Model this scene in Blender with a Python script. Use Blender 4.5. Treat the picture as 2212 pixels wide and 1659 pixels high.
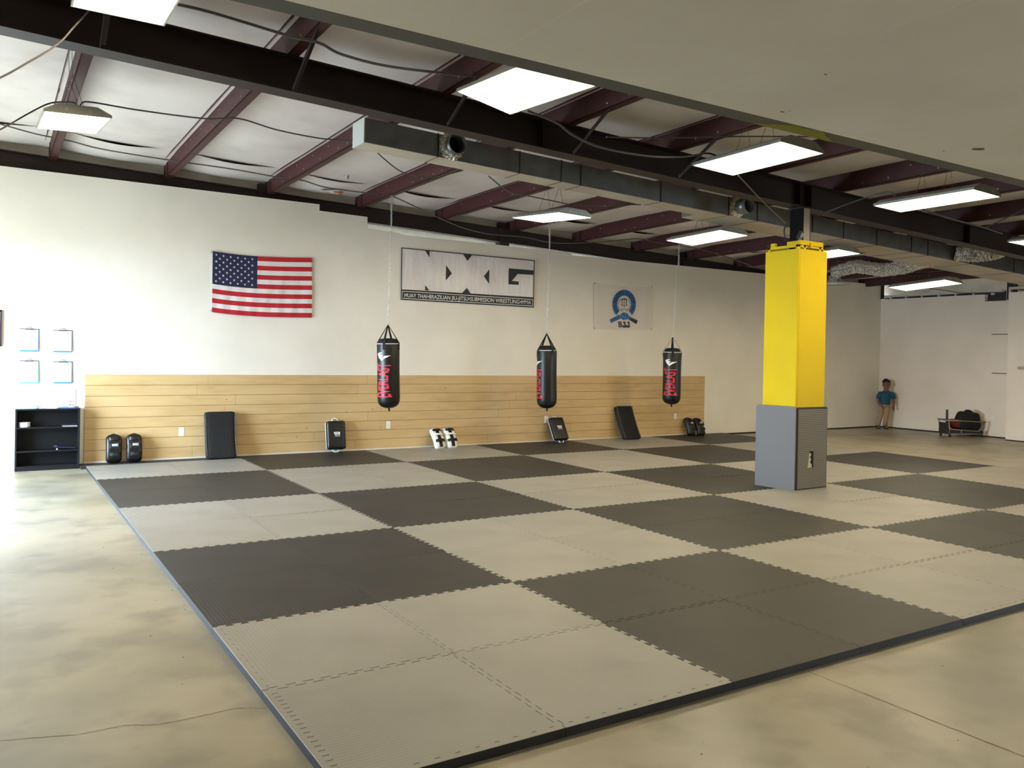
import bpy, bmesh, math, random
from mathutils import Vector, Matrix, Euler
for o in list(bpy.data.objects): bpy.data.objects.remove(o)
C = bpy.context.scene
COL = C.collection
# ---------------------------------------------------------------- camera
YAW, PITCH, ROLL = 0.5565977610, -0.0055906916, 0.0189979677
CAM = Vector((-1.081928857, -2.815204630, 1.612042751))
FPX, PX, PY = 1792.741346593, 1106 - 12.131218769, 829.5 - 54.940159929
fw = Vector((math.sin(YAW) * math.cos(PITCH), math.cos(YAW) * math.cos(PITCH), math.sin(PITCH)))
r_ = Vector((math.cos(YAW), -math.sin(YAW), 0))
u_ = r_.cross(fw)
RT = r_ * math.cos(ROLL) + u_ * math.sin(ROLL)
UP = -r_ * math.sin(ROLL) + u_ * math.cos(ROLL)
cd = bpy.data.cameras.new('camera')
cam = bpy.data.objects.new('camera', cd); COL.objects.link(cam)
cam.matrix_world = Matrix(((RT.x, UP.x, -fw.x, CAM.x), (RT.y, UP.y, -fw.y, CAM.y), (RT.z, UP.z, -fw.z, CAM.z), (0, 0, 0, 1)))
cd.sensor_fit = 'HORIZONTAL'; cd.sensor_width = 36; cd.lens = FPX / 2212 * 36
cd.shift_x = 12.131218769 / 2212; cd.shift_y = -54.940159929 / 2212
cd.clip_start = 0.05; cd.clip_end = 200
C.camera = cam
# ---------------------------------------------------------------- world, daylight, exposure
w = bpy.data.worlds.new('world'); C.world = w; w.use_nodes = True
bg = w.node_tree.nodes['Background']; bg.inputs[0].default_value = (0.63, 0.80, 1.0, 1); bg.inputs[1].default_value = 34.0
ld = bpy.data.lights.new('door_daylight_portal', 'AREA'); ld.shape = 'RECTANGLE'; ld.size = 3.3; ld.size_y = 2.55
ld.cycles.is_portal = True
lo = bpy.data.objects.new('door_daylight_portal', ld); COL.objects.link(lo)
lo.location = (-3.38, 7.6, 1.27); lo.rotation_euler = (math.pi / 2, 0, -math.pi / 2)
LAMP = 21.0
vs = C.view_settings
vs.view_transform = 'Standard'; vs.look = 'None'; vs.gamma = 1; vs.exposure = 0.62; vs.use_curve_mapping = False
C.cycles.max_bounces = 8; C.cycles.diffuse_bounces = 5; C.cycles.glossy_bounces = 3
C.cycles.sample_clamp_indirect = 6.0
C.cycles.use_denoising = True

# ---------------------------------------------------------------- measuring helpers
def ray(u, v):
    return fw + RT * ((u - PX) / FPX) + UP * ((PY - v) / FPX)
def at(u, v, ax, val):
    d = ray(u, v); t = (val - CAM[ax]) / d[ax]
    return CAM + d * t
def proj(p):
    d = Vector(p) - CAM; z = d.dot(fw)
    return (PX + FPX * d.dot(RT) / z, PY - FPX * d.dot(UP) / z, z)
def zr(x, y=9.45): return 4.045 - 0.0385 * x + 0.01 * (9.45 - y)   # underside of the roof purlins
# ---------------------------------------------------------------- materials
def lin(c):
    return tuple(((v / 255) / 12.92 if v / 255 <= 0.04045 else ((v / 255 + 0.055) / 1.055) ** 2.4) for v in c) + (1,)
MATS = {}
def M(name, col, rough=0.5, metal=0.0, spec=0.5, emit=0, noise=None, bump=None, coat=0, scale2=None):
    if name in MATS: return MATS[name]
    m = bpy.data.materials.new(name); m.use_nodes = True; MATS[name] = m
    nt = m.node_tree; b = nt.nodes['Principled BSDF']
    b.inputs['Base Color'].default_value = lin(col); b.inputs['Roughness'].default_value = rough
    b.inputs['Metallic'].default_value = metal; b.inputs['Specular IOR Level'].default_value = spec
    if coat: b.inputs['Coat Weight'].default_value = coat; b.inputs['Coat Roughness'].default_value = 0.15
    if emit:
        b.inputs['Emission Color'].default_value = lin(col) if emit is True else lin(emit[0]); b.inputs['Emission Strength'].default_value = emit[1]
    tc = nt.nodes.new('ShaderNodeTexCoord')
    if noise:    # (other colour, scale, lo, hi[, stretch])
        n = nt.nodes.new('ShaderNodeTexNoise'); n.inputs['Scale'].default_value = noise[1]; n.inputs['Detail'].default_value = 6
        r = nt.nodes.new('ShaderNodeValToRGB'); r.color_ramp.elements[0].position = noise[2]; r.color_ramp.elements[1].position = noise[3]
        r.color_ramp.elements[0].color = lin(col); r.color_ramp.elements[1].color = lin(noise[0])
        mp = nt.nodes.new('ShaderNodeMapping'); mp.inputs['Scale'].default_value = noise[4] if len(noise) > 4 else (1, 1, 1)
        nt.links.new(tc.outputs['Object'], mp.inputs['Vector']); nt.links.new(mp.outputs[0], n.inputs['Vector'])
        nt.links.new(n.outputs[0], r.inputs[0]); nt.links.new(r.outputs[0], b.inputs['Base Color'])
    if bump:     # (scale, strength, distance[, stretch])
        n = nt.nodes.new('ShaderNodeTexNoise'); n.inputs['Scale'].default_value = bump[0]; n.inputs['Detail'].default_value = 4
        mp = nt.nodes.new('ShaderNodeMapping'); mp.inputs['Scale'].default_value = bump[3] if len(bump) > 3 else (1, 1, 1)
        bp = nt.nodes.new('ShaderNodeBump'); bp.inputs['Strength'].default_value = bump[1]; bp.inputs['Distance'].default_value = bump[2]
        nt.links.new(tc.outputs['Object'], mp.inputs['Vector']); nt.links.new(mp.outputs[0], n.inputs['Vector'])
        nt.links.new(n.outputs[0], bp.inputs['Height']); nt.links.new(bp.outputs[0], b.inputs['Normal'])
    return m
def two_noise(m, col3, scale, lo, hi, fac=0.6, stretch=(1, 1, 1)):
    """lay a second, larger mottling over a noise material"""
    nt = m.node_tree; b = nt.nodes['Principled BSDF']; src = b.inputs['Base Color'].links[0].from_socket
    tc = nt.nodes.new('ShaderNodeTexCoord'); n = nt.nodes.new('ShaderNodeTexNoise'); n.inputs['Scale'].default_value = scale; n.inputs['Detail'].default_value = 5
    mp = nt.nodes.new('ShaderNodeMapping'); mp.inputs['Scale'].default_value = stretch; mp.inputs['Location'].default_value = (3.1, 7.7, 0)
    mr = nt.nodes.new('ShaderNodeMapRange'); mr.inputs['From Min'].default_value = lo; mr.inputs['From Max'].default_value = hi; mr.inputs['To Max'].default_value = fac
    mx = nt.nodes.new('ShaderNodeMix'); mx.data_type = 'RGBA'; mx.inputs[7].default_value = lin(col3)
    nt.links.new(tc.outputs['Object'], mp.inputs['Vector']); nt.links.new(mp.outputs[0], n.inputs['Vector']); nt.links.new(n.outputs[0], mr.inputs['Value'])
    nt.links.new(mr.outputs[0], mx.inputs[0]); nt.links.new(src, mx.inputs[6]); nt.links.new(mx.outputs[2], b.inputs['Base Color'])
def ribs(m, axis, scale, strength, dist):
    nt = m.node_tree; b = nt.nodes['Principled BSDF']
    tc = nt.nodes.new('ShaderNodeTexCoord'); wv = nt.nodes.new('ShaderNodeTexWave'); wv.bands_direction = axis; wv.inputs['Scale'].default_value = scale
    wv.inputs['Distortion'].default_value = 0.0
    bp = nt.nodes.new('ShaderNodeBump'); bp.inputs['Strength'].default_value = strength; bp.inputs['Distance'].default_value = dist
    nt.links.new(tc.outputs['Object'], wv.inputs['Vector']); nt.links.new(wv.outputs['Fac'], bp.inputs['Height']); nt.links.new(bp.outputs[0], b.inputs['Normal'])

wall_m = M('wall_paint', (237, 232, 222), 0.55, noise=((230, 225, 214), 1.3, .4, .65), bump=(60, .06, .004))
floor_m = M('concrete', (150, 142, 119), 0.34, spec=0.5, noise=((116, 111, 96), 0.9, .38, .64), bump=(9, .05, .01))
two_noise(floor_m, (168, 160, 140), 0.35, .45, .62, .7, (1, 1.6, 1)); two_noise(floor_m, (100, 92, 78), 2.7, .50, .70, .6)
insul = M('white_vinyl_insulation', (216, 209, 207), 0.5, noise=((202, 193, 191), 1.8, .45, .7), bump=(2.2, .13, .05, (1, 2.5, 1)))
deck = M('roof_deck', (40, 34, 30), 0.8)
soff = M('drywall_soffit', (228, 224, 210), 0.75, noise=((218, 213, 198), .8, .4, .65), bump=(90, .10, .004))
strip_m = M('galvanised_edge', (84, 84, 76), 0.6)
yellow_patch_m = M('yellow_patch', (122, 118, 30), 0.6)
red = M('red_oxide_steel', (66, 29, 29), 0.55, spec=.35, noise=((56, 25, 25), 5, .4, .7))
redD = M('shaded_oxide_steel', (40, 26, 22), 0.55, spec=.35, noise=((33, 22, 19), 4, .4, .7))  # same primer as the purlins, darkened to carry the beams' shade
galv = M('galvanised_sheet', (122, 124, 126), 0.36, .5, noise=((104, 106, 108), 5, .35, .7))
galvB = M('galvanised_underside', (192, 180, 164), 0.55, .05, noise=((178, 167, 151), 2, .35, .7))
foil = M('crinkled_foil', (215, 213, 205), 0.16, 1.0, bump=(26, 1.0, .06))
hole_m = M('black_inside', (8, 8, 8), 0.9)
cable_m = M('grey_cable', (88, 84, 82), 0.55)
fixh = M('fixture_housing', (176, 178, 170), 0.3, .6)
lamp_m = M('lamp_lens', (255, 255, 255), 0.4, emit=((255, 237, 199), LAMP))
chrome = M('bright_steel', (196, 198, 196), 0.3, .9)
yel = M('yellow_paint', (214, 186, 0), 0.5, spec=.15, noise=((207, 178, 0), 1.5, .4, .7))
black = M('black_vinyl', (8, 8, 9), 0.40, bump=(40, .15, .004))
blackM = M('black_nylon', (5, 5, 5), 0.75, bump=(14, .5, .012))
white = M('white_vinyl', (232, 230, 222), 0.45)
wht = M('white_print', (236, 236, 232), 0.5)
redp = M('red_print', (205, 44, 58), 0.5)
blk = M('black_print', (16, 15, 18), 0.5)
shelf_m = M('black_laminate', (9, 9, 11), 0.6, spec=.3)
paper = M('paper', (240, 240, 240), 0.7)
skin = M('skin', (122, 84, 66), 0.6)
blueM = M('blue_print', (28, 92, 150), 0.55)
navy = M('navy_print', (20, 34, 84), 0.55)
cyan = M('cyan_plastic', (60, 160, 205), 0.35)
outl = M('outlet_plastic', (228, 224, 212), 0.4)
ink = M('grey_ink', (150, 148, 165), 0.7)
dgrey = M('dark_grey_plastic', (60, 58, 66), 0.5)
lt = {}; dk = {}
for ax in 'XY':
    a = M('light_grey_mat_' + ax, (141, 138, 130), 0.45, spec=.4, noise=((132, 129, 121), 1.7, .42, .68)); ribs(a, ax, 14, .11, .006)
    two_noise(a, (128, 122, 112), 1.1, .56, .74, .45, (1, 2.2, 1))
    d = M('dark_grey_mat_' + ax, (46, 44, 41), 0.52, spec=.28, noise=((39, 38, 35), 1.7, .42, .68)); ribs(d, ax, 14, .10, .006)
    two_noise(d, (58, 55, 50), 0.9, .55, .75, .4, (1, 2.2, 1))
    lt[ax] = a; dk[ax] = d
matedge = M('black_foam_edge', (34, 32, 30), 0.6)
nt = floor_m.node_tree; n_ = nt.nodes.new('ShaderNodeTexNoise'); n_.inputs['Scale'].default_value = 1.3; n_.inputs['Detail'].default_value = 5
mr_ = nt.nodes.new('ShaderNodeMapRange'); mr_.inputs['From Min'].default_value = .3; mr_.inputs['From Max'].default_value = .7; mr_.inputs['To Min'].default_value = .31; mr_.inputs['To Max'].default_value = .43
tc_ = nt.nodes.new('ShaderNodeTexCoord'); nt.links.new(tc_.outputs['Object'], n_.inputs['Vector']); nt.links.new(n_.outputs[0], mr_.inputs['Value']); nt.links.new(mr_.outputs[0], nt.nodes['Principled BSDF'].inputs['Roughness'])
# wood
wood = M('birch_plank', (198, 168, 118), 0.45, noise=((186, 155, 104), 3.2, .35, .7, (1, 1, 7)), bump=(20, .04, .002, (1, 1, 9)))
two_noise(wood, (206, 177, 128), 0.8, .42, .62, .6, (1, 1, 5))

# ---------------------------------------------------------------- mesh helpers
class MB:
    def __init__(s): s.v = []; s.f = []; s.m = []
    def add(s, vs, fs, mi=0, T=None):
        o = len(s.v)
        s.v += [tuple(T @ Vector(p)) if T else tuple(p) for p in vs]
        s.f += [tuple(i + o for i in f) for f in fs]; s.m += [mi] * len(fs); return s
    def box(s, x0, x1, y0, y1, z0, z1, mi=0, T=None):
        return s.add([(x0, y0, z0), (x1, y0, z0), (x1, y1, z0), (x0, y1, z0), (x0, y0, z1), (x1, y0, z1), (x1, y1, z1), (x0, y1, z1)],
                     [(0, 3, 2, 1), (4, 5, 6, 7), (0, 1, 5, 4), (1, 2, 6, 5), (2, 3, 7, 6), (3, 0, 4, 7)], mi, T)
    def hexa(s, p, mi=0):      # 8 points: bottom ring, top ring
        return s.add(p, [(0, 3, 2, 1), (4, 5, 6, 7), (0, 1, 5, 4), (1, 2, 6, 5), (2, 3, 7, 6), (3, 0, 4, 7)], mi)
    def prism(s, ring0, ring1, mi=0):
        n = len(ring0)
        return s.add(list(ring0) + list(ring1), [tuple(range(n))[::-1], tuple(range(n, 2 * n))] + [(i, (i + 1) % n, n + (i + 1) % n, n + i) for i in range(n)], mi)
    def tube(s, pts, r, n=8, mi=0, closed=False, cap=True):
        pts = [Vector(p) for p in pts]; N = len(pts); rs = r if isinstance(r, (list, tuple)) else [r] * N
        vs = []; up = None
        for i, p in enumerate(pts):
            a = pts[(i - 1) % N] if (i > 0 or closed) else p; b = pts[(i + 1) % N] if (i < N - 1 or closed) else p
            t = (b - a)
            t = t.normalized() if t.length > 1e-9 else Vector((0, 0, 1))
            if up is None: up = Vector((0, 0, 1)) if abs(t.z) < .9 else Vector((1, 0, 0))
            x = up.cross(t)
            if x.length < 1e-6: x = Vector((1, 0, 0)).cross(t)
            x.normalize(); y = t.cross(x); up = y if abs(t.z) >= .9 else Vector((0, 0, 1))
            vs += [p + x * (rs[i] * math.cos(k * 2 * math.pi / n)) + y * (rs[i] * math.sin(k * 2 * math.pi / n)) for k in range(n)]
        fs = []
        for i in range(N if closed else N - 1):
            j = (i + 1) % N
            fs += [(i * n + k, i * n + (k + 1) % n, j * n + (k + 1) % n, j * n + k) for k in range(n)]
        if cap and not closed: fs += [tuple(range(n))[::-1], tuple((N - 1) * n + k for k in range(n))]
        return s.add(vs, fs, mi)
    def lathe(s, prof, c=(0, 0, 0), n=24, mi=0, axis='z'):
        vs = []
        for r, h in prof:
            for k in range(n):
                a = k * 2 * math.pi / n
                p = (r * math.cos(a), r * math.sin(a), h)
                if axis == 'y': p = (p[0], p[2], p[1])
                if axis == 'x': p = (p[2], p[0], p[1])
                vs.append((c[0] + p[0], c[1] + p[1], c[2] + p[2]))
        N = len(prof)
        fs = [(i * n + k, i * n + (k + 1) % n, (i + 1) * n + (k + 1) % n, (i + 1) * n + k) for i in range(N - 1) for k in range(n)]
        fs += [tuple(range(n))[::-1], tuple((N - 1) * n + k for k in range(n))]
        return s.add(vs, fs, mi)
    def rbox(s, half, rad, n=(8, 4, 10), fn=None, mi=0, T=None):
        idx = {}; vs = []; fs = []
        def vid(i, j, k):
            if (i, j, k) in idx: return idx[(i, j, k)]
            p = [(-1 + 2 * q / m) for q, m in zip((i, j, k), n)]
            p = [math.copysign(abs(c) ** 0.8, c) * h for c, h in zip(p, half)]
            q = [max(-(h - r), min(h - r, c)) for c, h, r in zip(p, half, rad)]
            d = [(c - e) / r if r > 0 else 0 for c, e, r in zip(p, q, rad)]
            L = math.sqrt(sum(c * c for c in d))
            if L > 1e-9 and L > 0: p = [e + r * c / max(L, 1e-9) for e, r, c in zip(q, rad, d)] if L > 0.0 else p
            if fn: p = fn(*p)
            idx[(i, j, k)] = len(vs); vs.append(tuple(p)); return len(vs) - 1
        for a, b, c in ((0, 1, 2), (1, 2, 0), (2, 0, 1)):
            for side in (0, n[c]):
                for i in range(n[a]):
                    for j in range(n[b]):
                        q = []
                        for di, dj in ((0, 0), (1, 0), (1, 1), (0, 1)):
                            t = [0, 0, 0]; t[a] = i + di; t[b] = j + dj; t[c] = side; q.append(vid(*t))
                        fs.append(tuple(q) if side else tuple(q[::-1]))
        return s.add(vs, fs, mi, T)
    def grid(s, fn, nu, nv, mi=0):
        vs = [fn(i / nu, j / nv) for j in range(nv + 1) for i in range(nu + 1)]
        return s.add(vs, [(j * (nu + 1) + i, j * (nu + 1) + i + 1, (j + 1) * (nu + 1) + i + 1, (j + 1) * (nu + 1) + i) for j in range(nv) for i in range(nu)], mi)
    def build(s, name, mats, parent=None, world=False, smooth=False, bevel=0, loc=None):
        off = Vector(parent.location) if (parent is not None and world) else Vector((0, 0, 0))
        me = bpy.data.meshes.new(name); me.from_pydata([tuple(Vector(p) - off) for p in s.v], [], s.f)
        for m in (mats if isinstance(mats, (list, tuple)) else [mats]): me.materials.append(m)
        me.polygons.foreach_set('material_index', s.m)
        if smooth: me.polygons.foreach_set('use_smooth', [True] * len(me.polygons))
        me.update(); me.validate()
        o = bpy.data.objects.new(name, me); COL.objects.link(o)
        if parent: o.parent = parent
        if loc: o.location = loc
        if bevel:
            b = o.modifiers.new('bevel', 'BEVEL'); b.width = bevel; b.segments = 2; b.limit_method = 'ANGLE'; b.angle_limit = math.radians(40)
        return o
def tag(o, label, cat, group=None, kind=None):
    o['label'] = label; o['category'] = cat
    if group: o['group'] = group
    if kind: o['kind'] = kind
    return o
def struct(o): o['kind'] = 'structure'; return o
def thing(name, label, cat, loc=(0, 0, 0), rot=(0, 0, 0), group=None):
    o = bpy.data.objects.new(name, None); COL.objects.link(o); o.location = loc; o.rotation_euler = rot; o.empty_display_size = .1
    return tag(o, label, cat, group)
def dup(root, loc, rot, label=None):
    c = root.copy(); COL.objects.link(c); c.location = loc; c.rotation_euler = rot
    if label: c['label'] = label
    for ch in root.children:
        d = ch.copy(); COL.objects.link(d); d.parent = c
        for g in ch.children:
            e = g.copy(); COL.objects.link(e); e.parent = d
    return c
_tx = {}
def text2d(t, bold=0.0):
    """flat glyph outlines as (verts, faces), height of capitals about 1, starting at x = 0"""
    if (t, bold) in _tx: return _tx[(t, bold)]
    cu = bpy.data.curves.new('t', 'FONT'); cu.body = t; cu.size = 1 / 0.7; cu.resolution_u = 3; cu.offset = bold; cu.fill_mode = 'FRONT'
    ob = bpy.data.objects.new('t', cu); COL.objects.link(ob); bpy.context.view_layer.update()
    me = bpy.data.meshes.new_from_object(ob)
    vs = [(v.co.x, v.co.y) for v in me.vertices]; fs = [tuple(p.vertices) for p in me.polygons]
    bpy.data.objects.remove(ob); bpy.data.curves.remove(cu); bpy.data.meshes.remove(me)
    x0 = min(p[0] for p in vs); x1 = max(p[0] for p in vs)
    _tx[(t, bold)] = ([(x - x0, y) for x, y in vs], fs, x1 - x0); return _tx[(t, bold)]
def densify(vs, fs, mx):
    bm = bmesh.new(); V = [bm.verts.new((x, y, 0)) for x, y in vs]
    for f in fs:
        try: bm.faces.new([V[i] for i in f])
        except ValueError: pass
    bmesh.ops.triangulate(bm, faces=bm.faces[:])
    for _ in range(6):
        E_ = [e for e in bm.edges if e.calc_length() > mx]
        if not E_: break
        bmesh.ops.subdivide_edges(bm, edges=E_, cuts=1); bmesh.ops.triangulate(bm, faces=[f for f in bm.faces if len(f.verts) > 3])
    bm.verts.index_update(); out = [(v.co.x, v.co.y) for v in bm.verts], [tuple(v.index for v in f.verts) for f in bm.faces]
    bm.free(); return out
def star(cx, cy, r, ry=None, rot=0):
    ry = ry or r
    return [(cx + (r if k % 2 == 0 else r * .38) * math.sin(k * math.pi / 5 + rot), cy + (ry if k % 2 == 0 else ry * .38) * math.cos(k * math.pi / 5 + rot)) for k in range(10)]

# ================================================================= SETTING
YW = 9.60
XR = 17.40
def wall_z(x):      # drywall top of the long wall, stepping down with the rafter
    if x < 3.20: return 3.90 - 0.012 * max(0, x)
    if x < 3.99: return 3.765 - 0.012 * (x - 3.2)
    if x < 4.57: return 3.60
    if x < 8.01: return 3.535 - 0.008 * (x - 4.57)
    return 3.462 + 0.0008 * (x - 8)
xs = [-3.5, 3.2, 3.2, 3.99, 3.99, 4.57, 4.57, 8.01, 8.01, XR]
top = [(-3.5, 3.90)] + [(3.2, 3.862), (3.2, 3.765), (3.99, 3.750), (3.99, 3.575), (4.57, 3.548), (4.57, 3.525), (8.01, 3.505), (8.01, 3.462), (XR, 3.470)]
ring = [(-3.5, 0)] + top + [(XR, 0)]
b = MB(); b.prism([(x, YW, z) for x, z in ring][::-1], [(x, YW + .1, z) for x, z in ring][::-1])
struct(b.build('wall_back', wall_m))
b = MB(); b.box(-3.6, 17.6, YW + .24, YW + .3, 2.9, 4.7); o = struct(b.build('wall_back_insulation', M('wall_insulation', (206, 200, 184), .6, noise=((188, 180, 160), 2.5, .4, .65))))
o.name = 'wall_back_upper'
# right wall with stud track and the insulation above it
b = MB(); b.box(XR, XR + .1, 7.10, YW, 0, 3.115); b.box(XR, XR + .1, 6.1, 7.10, 0, 2.96)
wall_w = M('wall_paint_warm', (232, 218, 200), 0.6, noise=((225, 210, 192), 1.3, .4, .65), bump=(60, .06, .004))
struct(b.build('wall_right', wall_w))
b = MB(); b.box(XR + .22, XR + .28, -8.1, YW + .3, 2.6, 4.2); struct(b.build('wall_right_upper', M('wall_insulation_eave', (166, 152, 134), .6, noise=((128, 116, 102), 1.6, .45, .7))))
b = MB(); b.box(XR + .02, XR + .12, 6.75, YW, 3.165, 3.215)
for k in range(8): b.box(XR + .02, XR + .1, YW - .25 - .4 * k, YW - .21 - .4 * k, 3.10, 3.17)
b.box(XR + .02, XR + .12, 6.62, 6.66, 2.96, 3.42); struct(b.build('trim_1', M('stud_track', (190, 184, 170), .5)))
b = MB(); b.box(XR + .125, XR + .14, 6.7, YW, 2.9, 3.18); struct(b.build('slot_shade', M('dark_gap', (38, 28, 22), .8))).name = 'slot_shade_sheet'  # dark sheet behind the stud slots, its colour stands for their shade
b = MB(); b.box(17.0, XR + .1, -6.5, 6.40, 0, 3.10); struct(b.build('wall_right_near', wall_w))
b = MB(); b.box(16.98, XR, 2, 6.39, 3.16, 3.21)
for k in range(6): b.box(17.0, 17.06, 6.36 - .4 * k, 6.40 - .4 * k, 3.10, 3.17)
struct(b.build('trim_2', MATS['stud_track']))
b = MB(); b.box(17.28, 17.40, 6.42, 6.58, 2.97, 3.5); b.box(17.38, 17.42, 9.53, 9.6, 3.12, 3.5); tag(b.build('eave_column', redD), 'dark steel eave columns standing above the far right drywall', 'column')
# joints of a closed-up hatch in the far right wall
b = MB()
for (u0, v0, u1, v1) in ((2143, 722, 2179, 722), (2178, 722, 2178, 806), (2143, 806, 2178, 806)):
    p, q = at(u0, v0, 0, XR), at(u1, v1, 0, XR)
    if abs(u0 - u1) < 3: b.box(XR - .006, XR, p.y - .008, p.y + .008, min(p.z, q.z), max(p.z, q.z))
    else: b.box(XR - .02, XR, min(p.y, q.y), max(p.y, q.y), p.z - .010, p.z + .006)
struct(b.build('trim_3', M('shadow_gap', (90, 80, 66), .7)))
b = MB(); b.box(11.5, XR, YW - .006, YW, 0, .028); b.box(XR - .006, XR, 6.4, YW, 0, .028); b.box(16.994, 17.0, 2, 6.4, 0, .022); struct(b.build('baseboard_back', M('dark_gap', (38, 28, 22), .8)))
# floor
b = MB(); b.grid(lambda u, v: (-8 + 26 * u, -8 + 18 * v, 0), 26, 18); fl = struct(b.build('floor', floor_m))
def ribbon(pts, wd, seed=1):
    rr = random.Random(seed); P = []
    for a, c in zip(pts, pts[1:]):
        for k in range(14):
            t = k / 14; P.append((a[0] + (c[0] - a[0]) * t, a[1] + (c[1] - a[1]) * t))
    P.append(pts[-1]); vs = []; fs = []
    for i, (x, y) in enumerate(P):
        a = P[max(0, i - 1)]; c = P[min(len(P) - 1, i + 1)]; dx, dy = c[0] - a[0], c[1] - a[1]; L = math.hypot(dx, dy) or 1
        nx, ny = -dy / L, dx / L; j = rr.uniform(-1, 1) * wd * 1.3; ww = wd * rr.uniform(.35, 1)
        vs += [(x + nx * (j - ww), y + ny * (j - ww), .0008), (x + nx * (j + ww), y + ny * (j + ww), .0008)]
    fs = [(2 * i, 2 * i + 1, 2 * i + 3, 2 * i + 2) for i in range(len(P) - 1)]
    return vs, fs
b = MB(); b.add(*ribbon([(-1.4, 1.17), (-1.027, 1.116), (-.75, 1.02), (-.573, 1.019), (-.454, .957), (-.304, .955), (-.124, .962), (-.01, .897)], .0022))
b.build('crack', M('crack_dark', (84, 68, 44), .9), fl)
b = MB(); b.add(*ribbon([(2.531, -.02), (2.535, -.6), (2.54, -1.071), (2.55, -2.5), (2.56, -5)], .0030, 3)); b.add(*ribbon([(5.9, -.02), (5.9, -5)], .003, 4))
b.build('saw_cut_joint', MATS['crack_dark'], fl)
# bits of debris on the floor
rr = random.Random(5); b = MB()
for k in range(34):
    if rr.random() < .6: x, y = -.03 - .3 * rr.random() ** 2, rr.uniform(1.2, 6)
    else: x, y = rr.uniform(1, 4), rr.uniform(-1.2, -.1)
    s = rr.uniform(.0015, .0038); b.box(x, x + s * 2, y, y + s, 0, s * .6)
b.build('floor_debris', dgrey, fl)['kind'] = 'stuff'
# left wall with the open roll-up doorway, rear wall behind the camera
b = MB(); b.box(-3.5, -3.4, 9.25, YW + .3, 0, 4.7); b.box(-3.5, -3.4, 5.95, 9.25, 2.55, 4.7); b.box(-3.5, -3.4, -8, 5.95, 0, 4.7)
struct(b.build('wall_left', wall_m))
b = MB(); b.box(-3.52, -3.36, 9.23, 9.29, 0, 2.61); b.box(-3.52, -3.36, 5.91, 5.97, 0, 2.61); b.box(-3.52, -3.36, 5.91, 9.29, 2.55, 2.61); struct(b.build('door_1', redD))
b = MB(); b.box(-3.5, 17.6, -8.1, -8, 0, 4.7); struct(b.build('wall_front', wall_m))
b = MB(); b.box(-20, -3.5, -6, 20, -.1, -.005); struct(b.build('floor_outside', M('outside_pavement', (190, 186, 178), .8)))

# roof insulation draped between the purlins
PURL = [-0.45 + 1.436 * k for k in range(-2, 13)]
b = MB()
edges = [-3.6] + PURL + [17.7]
for i in range(len(edges) - 1):
    xa, xb = edges[i], edges[i + 1]; rs = random.Random(i * 7 + 3); ph = rs.uniform(0, 6); dz = rs.uniform(.8, 1.25)
    def sheet(u, v, xa=xa, xb=xb, ph=ph, dz=dz):
        x = xa + (xb - xa) * u; y = -8 + (8.93 + 8) * v; s = (4 * u * (1 - u)) ** 1.5
        sag = .035 + .028 * math.sin(y * 1.9 + ph) + .018 * math.sin(y * 4.3 + ph * 2)
        if y > 7.9: sag *= 1 - .75 * (y - 7.9)
        return (x, y, zr(x, y) + .207 - s * sag * dz)
    b.grid(sheet, 8, 90)
    def lap(u, v, xa=xa, xb=xb, ph=ph, dz=dz):
        x = xa + (xb - xa) * u; y = 8.84 + (YW + .235 - 8.84) * v; s = max(0, 4 * (u - .04) * (.96 - u)) ** 1.8
        dr = .052 * dz * (1 - v) ** .7 + .05 * math.sin(math.pi * v) + .016
        return (x, y, zr(x, y) + .207 - s * dr - .03 * v)
    b.grid(lap, 12, 10)
struct(b.build('ceiling', insul, smooth=True))
b = MB(); b.hexa([(-3.6, -8.1, zr(-3.6) + .36), (17.7, -8.1, zr(17.7) + .36), (17.7, 9.95, zr(17.7) + .36), (-3.6, 9.95, zr(-3.6) + .36),
                  (-3.6, -8.1, zr(-3.6) + .42), (17.7, -8.1, zr(17.7) + .42), (17.7, 9.95, zr(17.7) + .42), (-3.6, 9.95, zr(-3.6) + .42)])
struct(b.build('ceiling_deck', deck))
# torn patch of insulation facing
def torn(u, v, sz, seed, label):
    c = at(u, v, 2, zr(3) + .13); rs = random.Random(seed)
    root = thing('insulation_tear', label, 'insulation flap', tuple(c))
    b = MB(); ring = [(sz * (1 + .35 * rs.uniform(-1, 1)) * math.cos(a), sz * .8 * (1 + .35 * rs.uniform(-1, 1)) * math.sin(a), -.035 - .02 * math.sin(a * 2)) for a in [k * math.pi / 6 for k in range(12)]]
    b.prism(ring, [(x * 1.05, y * 1.05, z + .006) for x, y, z in ring]); b.build('facing_flap', insul, root)
    b = MB(); ring = [(x * .42 + sz * .5, y * .5, z - .012) for x, y, z in ring]; b.prism(ring, [(x, y, z + .016) for x, y, z in ring]); b.build('exposed_fibre', M('orange_fibre', (150, 96, 60), .9), root)
torn(722, 409, .16, 3, 'torn flap of white insulation with orange fibre behind the thin cable'); torn(748, 376, .045, 8, 'small hole with tan fibre in the white insulation above the long slit')
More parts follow.
